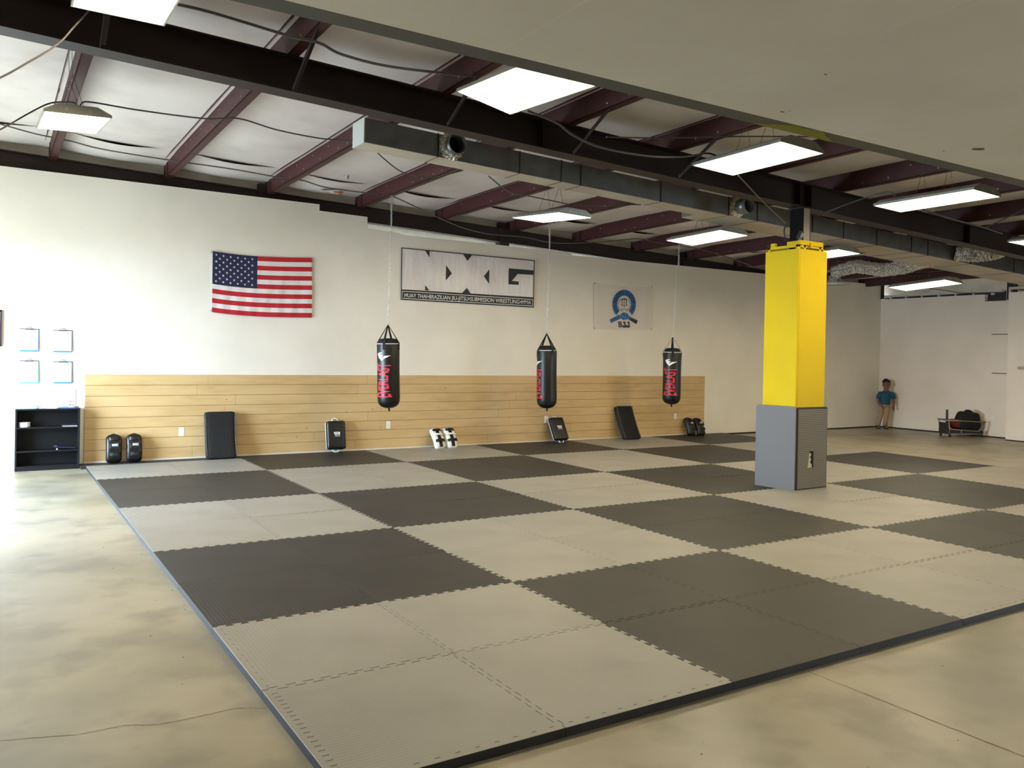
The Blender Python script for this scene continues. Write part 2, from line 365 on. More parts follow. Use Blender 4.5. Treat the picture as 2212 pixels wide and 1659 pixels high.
# soffit of the lower ceiling on the right and its metal edge
SZ, SY = 3.0, 0.47
b = MB(); b.box(-3.5, 17.4, -8.05, SY, SZ, SZ + .016); struct(b.build('ceiling_soffit', soff))
b = MB()
for x in (2.1 + 1.22 * k for k in range(-4, 13)): b.box(x, x + .012, -8, SY - .02, SZ - .0006, SZ)
for y in (-2.0, -4.4): b.box(-3.4, 17.3, y, y + .012, SZ - .0006, SZ)
for k in range(1): pass
struct(b.build('ceiling_seam', M('taped_seam', (222, 217, 202), .8)))
b = MB(); b.box(-3.5, 17.4, SY, SY + .135, SZ + .004, SZ + .3); 
tag(b.build('soffit_edge_beam', strip_m), 'dull grey metal channel along the edge of the low drywall ceiling', 'beam')
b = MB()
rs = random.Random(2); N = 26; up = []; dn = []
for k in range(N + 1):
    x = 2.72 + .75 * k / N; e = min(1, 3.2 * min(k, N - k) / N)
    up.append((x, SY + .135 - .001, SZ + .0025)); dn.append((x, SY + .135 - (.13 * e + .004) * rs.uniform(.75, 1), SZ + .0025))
b.add(up + dn, [(k, k + 1, N + 2 + k, N + 1 + k) for k in range(N)]); tag(b.build('yellow_edge_patch', yellow_patch_m), 'ragged yellow patch along the grey edge channel above the pillar', 'paint mark')  # yellow patch with one ragged edge on the channel underside
# stained spots on the soffit
b = MB(); rs = random.Random(4)
for (u, v, s) in ((2113, 322, .035), (1690, 241, .012), (1783, 160, .01), (2038, 326, .008), (1706, 239, .006)):
    c = at(u, v, 2, SZ); ring = [(c.x + s * 1.6 * rs.uniform(.5, 1.2) * math.cos(a), c.y + s * rs.uniform(.4, 1.1) * math.sin(a), SZ - .0016) for a in [k * math.pi / 5 for k in range(10)]]
    b.add(ring, [tuple(range(10))[::-1]])
struct(b.build('ceiling_stain', M('brown_stain', (120, 88, 52), .9)))

# ================================================================= STEEL
def zp(x): return zr(x, 4.1)
pn = ['second', 'third', 'fourth', 'fifth', 'sixth', 'seventh', 'eighth', 'ninth', 'tenth', 'eleventh', 'twelfth', 'thirteenth', 'fourteenth', 'fifteenth']
vis = [x for x in PURL if x > -1]
lab = ['leftmost red roof purlin, running above the small lamp near the left edge'] + ['red roof purlin, %s from the left of the photo' % p for p in pn]
for i, x in enumerate(PURL):
    if x < -1: continue
    l = lab[vis.index(x)]
    root = thing('roof_purlin', l, 'purlin', (x, 9.7, zr(x, 9.7)), group='red roof purlins')
    y0, y1 = -1.2, 9.79
    b = MB()
    za, zb = zr(x, y0), zr(x, y1)
    def bar(xa, xb, ha, hb):
        b.hexa([(xa, y0, za + ha), (xb, y0, za + ha), (xb, y1, zb + ha), (xa, y1, zb + ha), (xa, y0, za + hb), (xb, y0, za + hb), (xb, y1, zb + hb), (xa, y1, zb + hb)])
    bar(x - .006, x + .006, 0, .215)
    wb = b
    b = MB(); bar(x - .065, x + .006, .209, .215); bar(x - .066, x - .06, .19, .215); b.build('top_flange', red, root, world=True)
    b = MB(); bar(x - .006, x + .085, 0, .006); bar(x + .082, x + .088, 0, .02); b.build('bottom_flange', red, root, world=True)
    b = MB(); rs = random.Random(i)
    n = 26
    for k in range(n):
        y = 1.2 + (9.2 - 1.2) * k / n + rs.uniform(-.05, .05)
        if abs(y - 4.1) < .4 or rs.random() < .25: continue
        z = zr(x, y) + rs.choice((.05, .05, .15)); b.box(x - .0085, x - .006, y - .008, y + .008, z - .006, z + .006)
    wb.add(b.v, b.f, 1); wb.build('web', [red, M('light_dots', (200, 180, 170), .5)], root, world=True)
    b = MB(); b.box(x - .012, x - .004, 9.50, 9.56, zr(x) - .01, zr(x) + .19); b.box(x - .004, x + .06, 9.50, 9.51, zr(x) - .01, zr(x) + .17); b.build('clip', redD, root, world=True)
def ibeam(root, x0, x1, yc, half, d0, web_t=.012, mat=redD, zt=zr):
    def bar(ya, yb, ha, hb, name):
        b = MB(); pts = []
        for h in (ha, hb):
            for (x, y) in ((x0, ya), (x1, ya), (x1, yb), (x0, yb)): pts.append((x, y, zt(x, yc) + h))
        b.hexa(pts); return b.build(name, mat, root, world=True)
    bar(yc - half, yc + half, -.016, -.002, 'top_flange'); bar(yc - half, yc + half, -d0, -d0 + .014, 'bottom_flange'); bar(yc - web_t, yc + web_t, -d0 + .014, -.016, 'web')
r1 = thing('rafter_beam', 'deep dark steel rafter resting on the post above the yellow pillar', 'beam', (7.5, 4.1, zr(7.5) - .3))
ibeam(r1, -3.5, 17.35, 4.1, .1, .305)
for i, x in enumerate([7.41, 7.62, 3.55, 11.2]):
    b = MB(); b.box(x - .006, x + .006, 4.01, 4.09, zr(x, 4.1) - .29, zr(x, 4.1) - .017); b.build('stiffener', redD, r1, world=True)
r2 = thing('rafter_beam', 'dark red steel rafter running along the top of the long white wall', 'beam', (7.5, 9.72, zr(7.5) - .3))
ibeam(r2, -3.4, 17.35, 9.755, .075, .245, mat=redD, zt=lambda x, y: zr(x, y) + .04)
for x in (2.40, 6.62, 11.0, 15.5):
    b = MB(); b.box(x - .10, x + .10, 9.705, 9.82, 3.3, zr(x) + .14)
    tag(b.build('wall_column', redD), 'dark steel column head behind the long wall, %s from the left' % {2.40: 'first', 6.62: 'second', 11.0: 'third', 15.5: 'last'}[x], 'column', 'steel wall column heads')
# kicker braces
for i, x in enumerate(PURL[2:]):
    if i in (0, 5): pass
    def side(dy, l):
        p0 = Vector((x + .02, 4.1 + dy * .13, zr(x, 4.1) - .285)); p1 = Vector((x + .02, 4.1 + dy * .78, zr(x, 4.1 + dy * .78) + .07))
        bb = MB(); d = (p1 - p0)
        n = Vector((1, 0, 0)); m = n.cross(d).normalized()
        for (a, c) in (((0, 0), (.042, .005)), ((0, 0), (.005, .042))):
            ring0 = [p0 + n * a[0] + m * a[1], p0 + n * c[0] + m * a[1], p0 + n * c[0] + m * c[1], p0 + n * a[0] + m * c[1]]
            bb.prism(ring0, [q + d for q in ring0])
        tag(bb.build('flange_brace', redD), l, 'brace', 'angle braces of the main rafter')
    nm = (['first'] + pn)[i]
    if i in (0, 1, 2, 3, 4): side(-1, 'angle brace on the camera side of the main rafter, %s from the left' % nm)
# post
pr = thing('steel_post', 'dark steel post rising out of the yellow pillar to the main rafter', 'post', (7.52, 4.12, .04))
b = MB(); zt = zr(7.5, 4.1) - .306
b.box(7.452, 7.462, 4.0, 4.2, .04, zt); b.box(7.578, 7.588, 4.0, 4.2, .04, zt); b.box(7.462, 7.578, 4.085, 4.097, .04, zt); b.build('column_shaft', M('black_steel', (14, 10, 10), .8, spec=.15), pr, world=True)
b = MB(); b.box(7.43, 7.61, 3.98, 4.22, zt - .012, zt); b.build('cap_plate', redD, pr, world=True)
b = MB(); b.box(7.588, 7.592, 4.0, 4.2, 2.9, zt); b.box(7.462, 7.578, 4.0, 4.006, 2.9, zt); b.build('lit_side', M('lit_post_side', (170, 160, 142), .6), pr, world=True)  # lamp light on the post's side, put in as a paler colour

# ================================================================= PILLAR PADDING
px0, px1, py0, py1 = 7.13, 7.665, 3.80, 4.30
root = thing('yellow_pillar_cover', 'bright yellow padded box around the steel post', 'pillar cover', ((px0 + px1) / 2, (py0 + py1) / 2, 1.0))
zt2 = 2.945
b = MB()
for (xa, xb, ya, yb) in ((px0, px0 + .03, py0, py1), (px0 + .03, px1, py0, py0 + .03), (px1 - .03, px1, py0 + .03, py1), (px0 + .03, px1 - .03, py1 - .03, py1)):
    b.box(xa, xb, ya, yb, .06, zt2)
b.build('side_panels', yel, root, world=True, bevel=.006)
b = MB()   # ragged top framing
b.box(px0 + .02, px1 - .02, py0 + .02, py0 + .045, zt2 + .022, zt2 + .055); b.box(px0 + .02, px0 + .045, py0 + .02, py1 - .03, zt2 + .022, zt2 + .055)
b.box(px1 - .045, px1 - .02, py0 + .02, py1 - .02, zt2 + .022, zt2 + .055); b.box(px0 + .02, px1 - .02, py1 - .045, py1 - .02, zt2 + .022, zt2 + .055)
for (x, y) in ((px0 + .02, py0 + .02), (px1 - .06, py0 + .02), (px0 + .02, py1 - .06), (px1 - .06, py1 - .06), (px0 + .12, py0 + .02), (px1 - .13, py0 + .02)): b.box(x, x + .04, y, y + .04, zt2 - .02, zt2 + .055)
b.box(px0 + .02, px1 - .08, py0 + .0, py0 + .03, zt2 + .05, zt2 + .105); b.box(px0 + .03, px0 + .05, py0 + .02, py0 + .2, zt2 + .05, zt2 + .10)
b.box(px0 + .03, px0 + .07, py1 - .12, py1 - .05, zt2 + .05, zt2 + .1); b.box(px1 - .06, px1 - .02, py1 - .1, py1 - .03, zt2 + .05, zt2 + .12); b.box(px0 + .2, px0 + .24, py0 - .012, py0 + .03, zt2 + .03, zt2 + .08)
b.build('top_frame', yel, root, world=True, bevel=.003)
b = MB(); b.box(px0 + .05, px1 - .05, py0 + .05, py1 - .05, zt2 - .03, zt2 + .01); b.build('top_gap', M('brown_gap', (70, 44, 20), .8), root, world=True)
def wrapmat(name, a, c, z0, z1, t, m, label, notch=False, mats=None):
    """a foam mat standing on edge against one face of the pillar; a, c are its outer bottom corners"""
    a, c = Vector(a), Vector(c); d = (c - a).normalized(); n = Vector((-d.y, d.x, 0)) * t
    o = thing(name, label, 'foam mat', (a.x, a.y, z0), group='grey foam mats wrapped around the pillar')
    b = MB(); e = .02
    def quad(s): return [a + n * s, c + n * s]
    L = (c - a).length
    P = [(0, 0), (L, 0), (L, z1 - z0 - e), (L - e, z1 - z0), (e, z1 - z0), (0, z1 - z0 - e)]
    r0 = [a + d * u + Vector((0, 0, z0 + v)) for u, v in P]; r1 = [q + n for q in r0]
    b.prism(r0, r1)
    if notch or m is rib_grey:
        for k in range(45):
            z = z0 + .02 + k * (z1 - z0 - .04) / 45; r0 = [a + d * u + Vector((0, 0, zz)) for u, zz in ((.012, z), (L - .012, z), (L - .012, z + .0155), (.012, z + .0155))]
            b.prism([p_ - n.normalized() * .004 for p_ in r0], r0, 1)
    q = b.build('foam_panel', [M('shaded_groove', (58, 52, 43), .8), m] if m is rib_grey else [m], o, world=True)  # base between the ribs coloured darker, shade painted into the grooves
    if notch:
        b = MB(); u, v = L * .40, .36
        b.prism([a + d * x - n.normalized() * .0055 + Vector((0, 0, z0 + y)) for x, y in ((u, v - .1), (u + .075, v - .1), (u + .075, v + .1), (u, v + .1))],
                [a + d * x + n * .3 + Vector((0, 0, z0 + y)) for x, y in ((u, v - .1), (u + .075, v - .1), (u + .075, v + .1), (u, v + .1))]); b.build('cutout', hole_m, o, world=True)
        b = MB(); pts = [(u - .03, v - .1), (u + .045, v - .095), (u + .04, v - .06), (u + .01, v - .03), (u + .03, v), (u + .008, v + .03), (u + .03, v + .06), (u + .015, v + .085), (u - .0, v + .075)]
        b.prism([a + d * x - n.normalized() * .0075 + Vector((0, 0, z0 + y)) for x, y in pts], [a + d * x + Vector((0, 0, z0 + y)) for x, y in pts]); b.build('torn_foam', M('pale_foam', (190, 178, 150), .9), o, world=True)
    return o
smooth_grey = M('smooth_grey_mat', (88, 82, 77), .5, bump=(50, .1, .004))
rib_grey = M('ribbed_grey_mat', (118, 110, 94), .5)
wrapmat('column_mat', (7.02, 4.30, 0), (7.108, 3.775, 0), .04, 1.045, .03, smooth_grey, 'smooth grey foam mat standing against the left face of the yellow pillar')
wrapmat('column_mat', (7.14, 3.768, 0), (7.70, 3.775, 0), .04, 1.035, .03, rib_grey, 'ribbed grey foam mat with a torn cutout, on the right face of the pillar', True)
wrapmat('column_mat', (7.70, 3.81, 0), (7.70, 4.33, 0), .04, 1.035, .03, rib_grey, 'grey foam mat on the far side of the pillar, showing only its dark edge')
# outlet strip beside the post
root = thing('plug_box', 'small grey electrical box with a plug clipped to the dark post', 'electrical box', (7.40, 4.0, 3.14))
b = MB(); b.rbox((.035, .02, .06), (.008, .008, .008), (3, 3, 3), T=Matrix.Rotation(.5, 4, 'Y')); b.build('box', dgrey, root)
b = MB(); b.box(-.02, .02, -.03, -.018, -.035, .035, T=Matrix.Rotation(.5, 4, 'Y')); b.build('socket_face', chrome, root)

# ================================================================= MATS
T = .04
def tooth(n=14, h=.0115, sw=.010, L=1.0, ends=0.02):
    """dovetail line from 0 to L, offsets +-h"""
    P = [(0, 0)]; pitch = (L - 2 * ends) / n
    s = 1; P.append((ends, 0))
    x = ends
    pts = []
    for k in range(n):
        a = ends + k * pitch; c = a + pitch; dv = .0065
        if k % 2 == 0: pts += [(a + (0 if k else 0) - (dv if k else 0), h), (c + dv if k < n - 1 else c, h)]
        else: pts += [(a - dv, -h), (c + dv if k < n - 1 else c, -h)]
    P = [(0, 0)] + [(ends, 0)] + pts + [(L - ends, 0), (L, 0)]
    return P
def tooth_line(n=22, h=.0140, L=1.0, ends=.03):
    pitch = (L - 2 * ends) / n; dv = .0065; P = [(0, 0), (ends - 0.0, 0)]
    for k in range(n):
        a = ends + k * pitch; c = a + pitch; s = h if k % 2 == 0 else -h
        P += [(a - (dv if k else 0), s), (c + (dv if k < n - 1 else 0), s)]
    P += [(L - ends, 0), (L, 0)]
    # at shared positions the walls run from (c+dv, s) to (c-dv, -s): undercut like a jigsaw tab
    return P
G = .0016
def outline(x0, x1, y0, y1, e):
    """e: which of (bottom, right, top, left) edges are toothed"""
    def edge(ax, c, a, d, toothed, sgn):
        L = abs(d - a)
        if not toothed: P = [(0, 0), (L, 0)]
        else: P = tooth_line(max(4, int(round(22 * L / 1.0))), L=L)
        out = []
        for t, s in P:
            q = min(a, d) + t
            out.append((q, c + s + sgn * G) if ax == 'x' else (c + s + sgn * G, q))
        return out if d > a else out[::-1]
    B = edge('x', y0, x0, x1, e[0], 1); R = edge('y', x1, y0, y1, e[1], -1); Tp = edge('x', y1, x1, x0, e[2], -1); Lf = edge('y', x0, y1, y0, e[3], 1)
    def fix(A, corner, end):
        A = list(A); A[end] = corner; return A
    cor = [(x0 + G, y0 + G), (x1 - G, y0 + G), (x1 - G, y1 - G), (x0 + G, y1 - G)]
    B[0] = cor[0]; B[-1] = cor[1]; R[0] = cor[1]; R[-1] = cor[2]; Tp[0] = cor[2]; Tp[-1] = cor[3]; Lf[0] = cor[3]; Lf[-1] = cor[0]
    ring = []
    for E in (B, R, Tp, Lf): ring += E[:-1]
    return ring
def inframe(pts, m=60):
    for p in pts:
        u, v, z = proj(p)
        if z > .2 and -m < u < 2212 + m and -m < v < 1659 + m: return True
    return False
ordn = ['first', 'second', 'third', 'fourth', 'fifth', 'sixth', 'seventh', 'eighth', 'ninth', 'tenth', 'eleventh', 'twelfth']
rt = random.Random(11)
YB = 9.575
for j in range(10):
    for i in range(12):
        x0, x1, y0, y1 = i, i + 1, j, j + 1
        if j == 9: y1 = 9.29 if i < 2 else YB
        pts = [(x0 + a, y0 + (y1 - y0) * c, T) for a in (0, .5, 1) for c in (0, .5, 1)]
        if not inframe(pts): continue
        light = ((i // 2) + (j // 2)) % 2 == 0
        e = (j > 0, i < 11, j < 9, i > 0)
        ring = outline(x0, x1, y0, y1, e)
        b = MB(); n = len(ring); dz = rt.uniform(0, .0015)
        # slightly raised centre, chamfered top rim
        lo = [(x, y, 0) for x, y in ring]; cx, cy = (x0 + x1) / 2, (y0 + y1) / 2
        hi = [(x, y, T + dz - .0012) for x, y in ring]
        ins = [(x + (-.0012 if x > cx else .0012), y + (-.0012 if y > cy else .0012), T + dz) for x, y in ring]
        vs = lo + hi + ins
        fs = [tuple(range(n))[::-1]] + [(k, (k + 1) % n, n + (k + 1) % n, n + k) for k in range(n)] + [(n + k, n + (k + 1) % n, 2 * n + (k + 1) % n, 2 * n + k) for k in range(n)] + [tuple(range(2 * n, 3 * n))]
        b.add([(x - x0, y - y0, z) for x, y, z in vs], fs)
        b.m = [1] * (n + 1) + [0] * (n + 1)
        ax = rt.choice('XY') if (i, j) not in ((0, 1), (2, 0), (3, 0)) else {(0, 1): 'X', (2, 0): 'Y', (3, 0): 'Y'}[(i, j)]
        # slots of the border strips along the outer edges
        if j == 0 or i == 0:
            s = MB()
            if j == 0:
                for k in range(11): a = .04 + k * .09; s.box(a, a + .024, .034, .038, T - .001, T + dz + .0005)
            if i == 0 and j < 2:
                for k in range(11 if j else 21): a = .04 + k * (.09 if j else .045); s.box(.030, .058 if not j else .045, a, a + .0035, T - .001, T + dz + .0005)
            b.add(s.v, s.f, 1)
        o = b.build('puzzle_mat', [(lt if light else dk)[ax], matedge], loc=(x0, y0, 0))
        tag(o, '%s grey foam floor mat, %s from the left edge, %s row from the front' % ('light' if light else 'dark', ordn[i], ordn[j]), 'floor mat', 'checkerboard floor mats')
b = MB(); b.box(-.06, 2.2, 9.295, YB, 0, T - .002); tag(b.build('filler_strip', dk['X'], bevel=.003), 'thin dark grey mat strip between the first light mats and the wall', 'floor mat')
b = MB(); b.box(0.0, 11.47, 9.555, 9.575, T, T + .022); struct(b.build('baseboard_back_strip', M('white_strip', (214, 208, 196), .5))).name = 'baseboard_strip'

# ================================================================= WOOD PANELLING
b = MB(); rs = random.Random(9); H0, H1 = .06, 1.232; n = 8; hgt = (H1 - H0) / n
for k in range(n):
    x = 0.0
    off = rs.uniform(.6, 2.3)
    cuts = [0]; c = off
    while c < 11.47: cuts.append(c); c += 2.44 if k % 2 else 2.44
    cuts.append(11.47)
    for a, c in zip(cuts, cuts[1:]):
        if c - a < .05: continue
        b.box(a + .001, c - .001, 9.575 + rs.uniform(0, .0015), 9.599, H0 + k * hgt + .002, H0 + (k + 1) * hgt - .002)
tag(b.build('wood_panelling', wood, bevel=.002), 'pale horizontal wood plank panelling along the lower long wall', 'wall panelling')
b = MB(); b.box(0.0, 11.47, 9.592, 9.599, H0, H1 - .004); struct(b.build('trim_4', M('plank_gap', (70, 50, 28), .8)))
b = MB()
for (u, v) in ((748, 898 - 8), (1466 - 740 + 740, 1085 / 2.989 + 500), (489, 863), (641, 944), (662, 925), (963, 838), (805, 884), (1408, 822)):
    p = at(u, v, 1, 9.574); b.lathe([(.011, 0), (.007, .0006)], (p.x, 9.574, p.z), 10, axis='y')
struct(b.build('trim_knots', M('wood_knot', (168, 120, 66), .6))).name = 'trim_5'
def outlet(u, v, w, h, label, y=9.574):
    c = at(u, v, 1, y)
    root = thing('wall_outlet', label, 'outlet', (c.x, y, c.z), group='electrical outlets')
    b = MB(); b.rbox((w / 2, .004, h / 2), (.008, .003, .008), (4, 2, 4)); b.build('cover_plate', outl, root)
    b = MB()
    for z in (-.028, .028): b.rbox((.017, .004, .017), (.008, .002, .012), (4, 2, 4), T=Matrix.Translation((0, -.003, z)))
    b.build('socket', outl, root)
    return root
outlet(392, 933, .075, .125, 'white double outlet on the wood panelling left of the tall black shield')
outlet(839, 918, .075, .125, 'white double outlet below the leftmost punching bag')
outlet(1180, 906, .085, .13, 'grey outlet half hidden behind the tilted strike shield')
outlet(1459, 899, .075, .12, 'white outlet near the right end of the wood panelling')
o = outlet(2145, 904, .07, .11, 'white outlet on the far right wall beside the crate', y=9.574)
c = at(2144.5, 904, 0, XR - .005); o.location = c; o.rotation_euler = (0, 0, math.pi / 2)

# ================================================================= FIXTURES
def fixture(pos, ang, label, first=[None]):
    x, y, z = pos; yaw, ta, tb = ang
    R = Matrix.Rotation(yaw, 4, 'Z') @ Matrix.Rotation(ta, 4, 'X') @ Matrix.Rotation(tb, 4, 'Y')
    rot = R.to_euler()
    if first[0]:
        r = dup(first[0], pos, rot, label)
    else:
        r = thing('high_bay_light', label, 'ceiling light', pos, rot, 'hanging ceiling lights')
        w, l = .25, .55
        b = MB()   # folded housing
        prof = [(-.262, 0.004), (-.262, .018), (-.15, .075), (.15, .075), (.262, .018), (.262, .004)]
        b.prism([(px, -l - .012, pz) for px, pz in prof], [(px, l + .012, pz) for px, pz in prof]); b.build('housing', fixh, r)
        b = MB(); b.box(-w, w, -l, l, -.004, .003); b.build('lens', lamp_m, r)
        b = MB(); 
        for sx in (-1, 1): b.box(sx * .256 - .006, sx * .256 + .006, -l - .014, l + .014, -.006, .012)
        for sy in (-1, 1): b.box(-.262, .262, sy * (l + .008) - .005, sy * (l + .008) + .005, -.006, .006)
        b.build('frame', fixh, r)
        for sy in (-1, 1):
            b = MB()
            for sx in (-.09, .09): b.box(sx - .012, sx + .012, sy * (l + .013) - .004, sy * (l + .013) + .004, .020, .045)
            b.build('latch', chrome, r)
        for sy in (-.15, .15):
            b = MB(); b.tube([(-.1, sy, .07), (0, sy, .40)], .0022, 5); b.tube([(.1, sy, .07), (0, sy, .40)], .0022, 5); b.tube([(0, sy, .40), (0, sy, .70)], .0022, 5); b.build('hanger_wire', cable_m, r)
        first[0] = r
    return r
fixture((2.25, 2.37, 3.585), (.02, .05, .18), 'large bright ceiling light partly cut by the low ceiling edge, top centre')
fixture((4.85, 2.47, 3.44), (-.07, .01, .07), 'bright ceiling light hanging over the main rafter left of the post')
fixture((7.63, 2.42, 3.365), (.01, -.01, .03), 'ceiling light right of the post, under the low ceiling edge')
fixture((5.16, 6.18, 3.42), (-.01, .07, .03), 'ceiling light hanging above the middle punching bag')
fixture((7.61, 5.80, 3.33), (-.04, -.02, .06), 'ceiling light hanging above the rightmost punching bag')
fixture((13.49, 6.10, 3.02), (-.04, -.06, .07), 'far ceiling light in front of the far right wall')
fixture((-.47, 5.76, 3.65), (.01, .09, -.05), 'small looking ceiling light near the left edge of the photo')
fixture((-.44, 2.22, 3.62), (0, .03, 0), 'ceiling light cut off by the top left of the photo')
fixture((10.75, 2.55, 3.24), (.0, 0, .02), 'ceiling light cut off by the right edge of the photo')
fixture((10.0, 5.72, 3.26), (-.02, -.02, .05), 'ceiling light peeking out from behind the yellow pillar')

for i, (x, y) in enumerate(((6.6, -3.9), (9.8, -3.9), (13.0, -3.9))):  # unseen lamps added to brighten the near floor and the soffit
    r = thing('added_fill_lamp', 'added unseen fill lamp in the low ceiling behind the viewpoint', 'ceiling light', (x, y, SZ), group='added fill lamps in the low ceiling')
    b = MB(); b.box(-.31, .31, -.61, -.59, -.014, 0); b.box(-.31, .31, .59, .61, -.014, 0); b.box(-.31, -.29, -.59, .59, -.014, 0); b.box(.29, .31, -.59, .59, -.014, 0); b.build('frame', fixh, r)
    b = MB(); b.box(-.29, .29, -.59, .59, -.008, -.002); b.build('lens', lamp_m, r)

# ================================================================= DUCT
def zd(x): return 3.776 - .0379 * x
root = thing('air_duct', 'long galvanised air duct running behind the main rafter', 'duct', (2.07, 5.0, zd(2.07)))
secs = [(2.065, 6.9, 5.30, .245), (6.9, 11.0, 5.56, .245), (11.0, 17.3, 5.74, .25)]
for (xa, xb, yb, h) in secs:
    b = MB(); P = []
    for dz in (.004, h):
        for (x, y) in ((xa, 5.0), (xb, 5.0), (xb, yb), (xa, yb)): P.append((x, y, zd(x) + dz))
    b.hexa(P); b.build('duct_section', galv, root, world=True)
    b = MB(); P = []
    for dz in (0, .004):
        for (x, y) in ((xa, 5.0), (xb, 5.0), (xb, yb), (xa, yb)): P.append((x, y, zd(x) + dz))
    b.hexa(P); b.build('bottom_panel', galvB, root, world=True)
b = MB(); b.box(2.055, 2.066, 4.998, 5.302, zd(2.06) - .002, zd(2.06) + .25); b.build('end_cap', M('pale_end_cap', (205, 212, 212), .45, .2), root, world=True)
for x in (2.88, 3.9, 4.47, 4.75, 6.0, 7.2, 7.75, 8.9, 9.6, 10.4, 11.3, 11.75, 13.0, 14.4, 15.8):
    yb = 5.31 if x < 6.9 else (5.57 if x < 11 else 5.75)
    b = MB(); b.box(x, x + .010, 4.990, 5.0, zd(x) - .002, zd(x) + .25); b.box(x, x + .007, 4.990, yb, zd(x) - .004, zd(x)); b.build('joint_collar', M('dark_joint', (60, 62, 60), .5, .6), root, world=True)
# round take-offs
def takeoff(u, v, r, L, label, tape=True):
    c = at(u, v, 1, 5.0); z = min(c.z, zd(c.x) + .15)
    o = thing('duct_takeoff', label, 'duct collar', (c.x, 5.0, z), group='round duct take-offs')
    b = MB(); n = 28; vs = []; fs = []
    ys = [0, -.02, -L * .4, -L * .45, -L]; rs_ = [r * 1.06, r * 1.02, r, r * 1.03, r]
    for y, q in zip(ys, rs_): vs += [(q * math.cos(k * 2 * math.pi / n), y, q * math.sin(k * 2 * math.pi / n)) for k in range(n)]
    for y, q in zip([-L, -.02], [r * .96, r * .93]): vs += [(q * math.cos(k * 2 * math.pi / n), y, q * math.sin(k * 2 * math.pi / n)) for k in range(n)]
    for i in range(6): fs += [(i * n + k, i * n + (k + 1) % n, (i + 1) * n + (k + 1) % n, (i + 1) * n + k) for k in range(n)]
    b.add(vs, fs); b.build('collar', galv, o, smooth=True)
    b = MB(); b.lathe([(r * .93, -.012), (r * .93, -.006)], n=28, axis='y'); b.build('opening', hole_m, o)
    b = MB(); rs = random.Random(int(u)); m = 40
    rr_ = [[q * rs.uniform(.9, 1.1) for k in range(m)] for q in (r * 1.42, r * 1.3, r * 1.12, r * 1.0)]; yy_ = (-.003, -.025, -.045, -.075)
    b.add([(rr_[j][k] * math.cos(k * 2 * math.pi / m), yy_[j] * rs.uniform(.7, 1.2), rr_[j][k] * math.sin(k * 2 * math.pi / m)) for j in range(4) for k in range(m)],
          [(j * m + k, j * m + (k + 1) % m, (j + 1) * m + (k + 1) % m, (j + 1) * m + k) for j in range(3) for k in range(m)]); b.build('foil_tape', foil, o)
    return o
takeoff(975, 316, .105, .15, 'open round duct take-off with foil tape near the left end of the duct')
takeoff(1592, 448, .10, .22, 'round galvanised duct take-off just left of the steel post')
def flex(path, r, label, endcone=None):
    pts = [Vector(p) for p in path]; P = []; R = []
    N = len(pts)
    def cat(i, t):
        p0, p1, p2, p3 = pts[max(0, i - 1)], pts[i], pts[min(N - 1, i + 1)], pts[min(N - 1, i + 2)]
        return .5 * ((2 * p1) + (p2 - p0) * t + (2 * p0 - 5 * p1 + 4 * p2 - p3) * t * t + (-p0 + 3 * p1 - 3 * p2 + p3) * t ** 3)
    m = 0
    for i in range(N - 1):
        for k in range(14): P.append(cat(i, k / 14)); R.append(r * (1.05 if m % 2 else .93)); m += 1
    P.append(pts[-1]); R.append(r)
    b = MB(); b.tube(P, R, 26); rs = random.Random(len(P)); vv = []
    for k, q in enumerate(b.v):
        c0 = P[min(len(P) - 1, k // 26)]; d0 = Vector(q) - c0; vv.append(tuple(c0 + d0 * rs.uniform(.90, 1.08) + Vector((rs.uniform(-1, 1), rs.uniform(-1, 1), rs.uniform(-1, 1))) * r * .06))
    b.v = vv; o = b.build('flexible_duct', foil, smooth=False); tag(o, label, 'flexible duct', 'silver flexible ducts'); return o
flex([at(1800, 590, 1, 8.1), at(1850, 576, 1, 7.6), at(1900, 583, 1, 6.9), at(1945, 578, 1, 6.3), at(1985, 567, 1, 5.9), at(2010, 560, 1, 5.6)], .125, 'long crinkled silver flexible duct right of the yellow pillar')
o = flex([at(2062, 545, 1, 4.98), at(2095, 546, 1, 4.8), at(2125, 545, 1, 4.62), at(2150, 540, 1, 4.5), at(2185, 530, 1, 4.4)], .145, 'short crinkled silver duct emerging below the main rafter at the far right')
c = at(1802, 604, 1, 8.2)
b = MB(); b.lathe([(.30, -.10), (.26, -.05), (.14, .0), (.12, .08)], (c.x, c.y, c.z), 24); tag(b.build('duct_diffuser', foil, smooth=True), 'silver cone diffuser at the end of the flexible duct beside the pillar', 'diffuser')

# ================================================================= CABLES
def cable(pts, label, r=.0075, mat=cable_m, coil=False):
    pts = [Vector(p) for p in pts]; N = len(pts); P = []
    for i in range(N - 1):
        p0, p1, p2, p3 = pts[max(0, i - 1)], pts[i], pts[i + 1], pts[min(N - 1, i + 2)]
        for k in range(6):
            t = k / 6; P.append(.5 * ((2 * p1) + (p2 - p0) * t + (2 * p0 - 5 * p1 + 4 * p2 - p3) * t * t + (-p0 + 3 * p1 - 3 * p2 + p3) * t ** 3))
    P.append(pts[-1])
    b = MB(); b.tube(P, r, 6); return tag(b.build('cable', mat, smooth=True), label, 'cable', 'cables slung under the roof')
def pc(pl, y, y1=None): return [at(u, v, 1, y + ((y1 if y1 is not None else y) - y) * k / (len(pl) - 1)) for k, (u, v) in enumerate(pl)]
cable(pc([(200, 14), (160, 58), (125, 95), (60, 135), (0, 168), (-60, 190)], 2.95), 'grey cable hanging from the cut-off lamp to the left edge', .006)
cable(pc([(-40, 292), (0, 280), (60, 246), (105, 224), (140, 220), (160, 222), (166, 230)], 5.72), 'grey cable rising from the left edge to the small lamp')
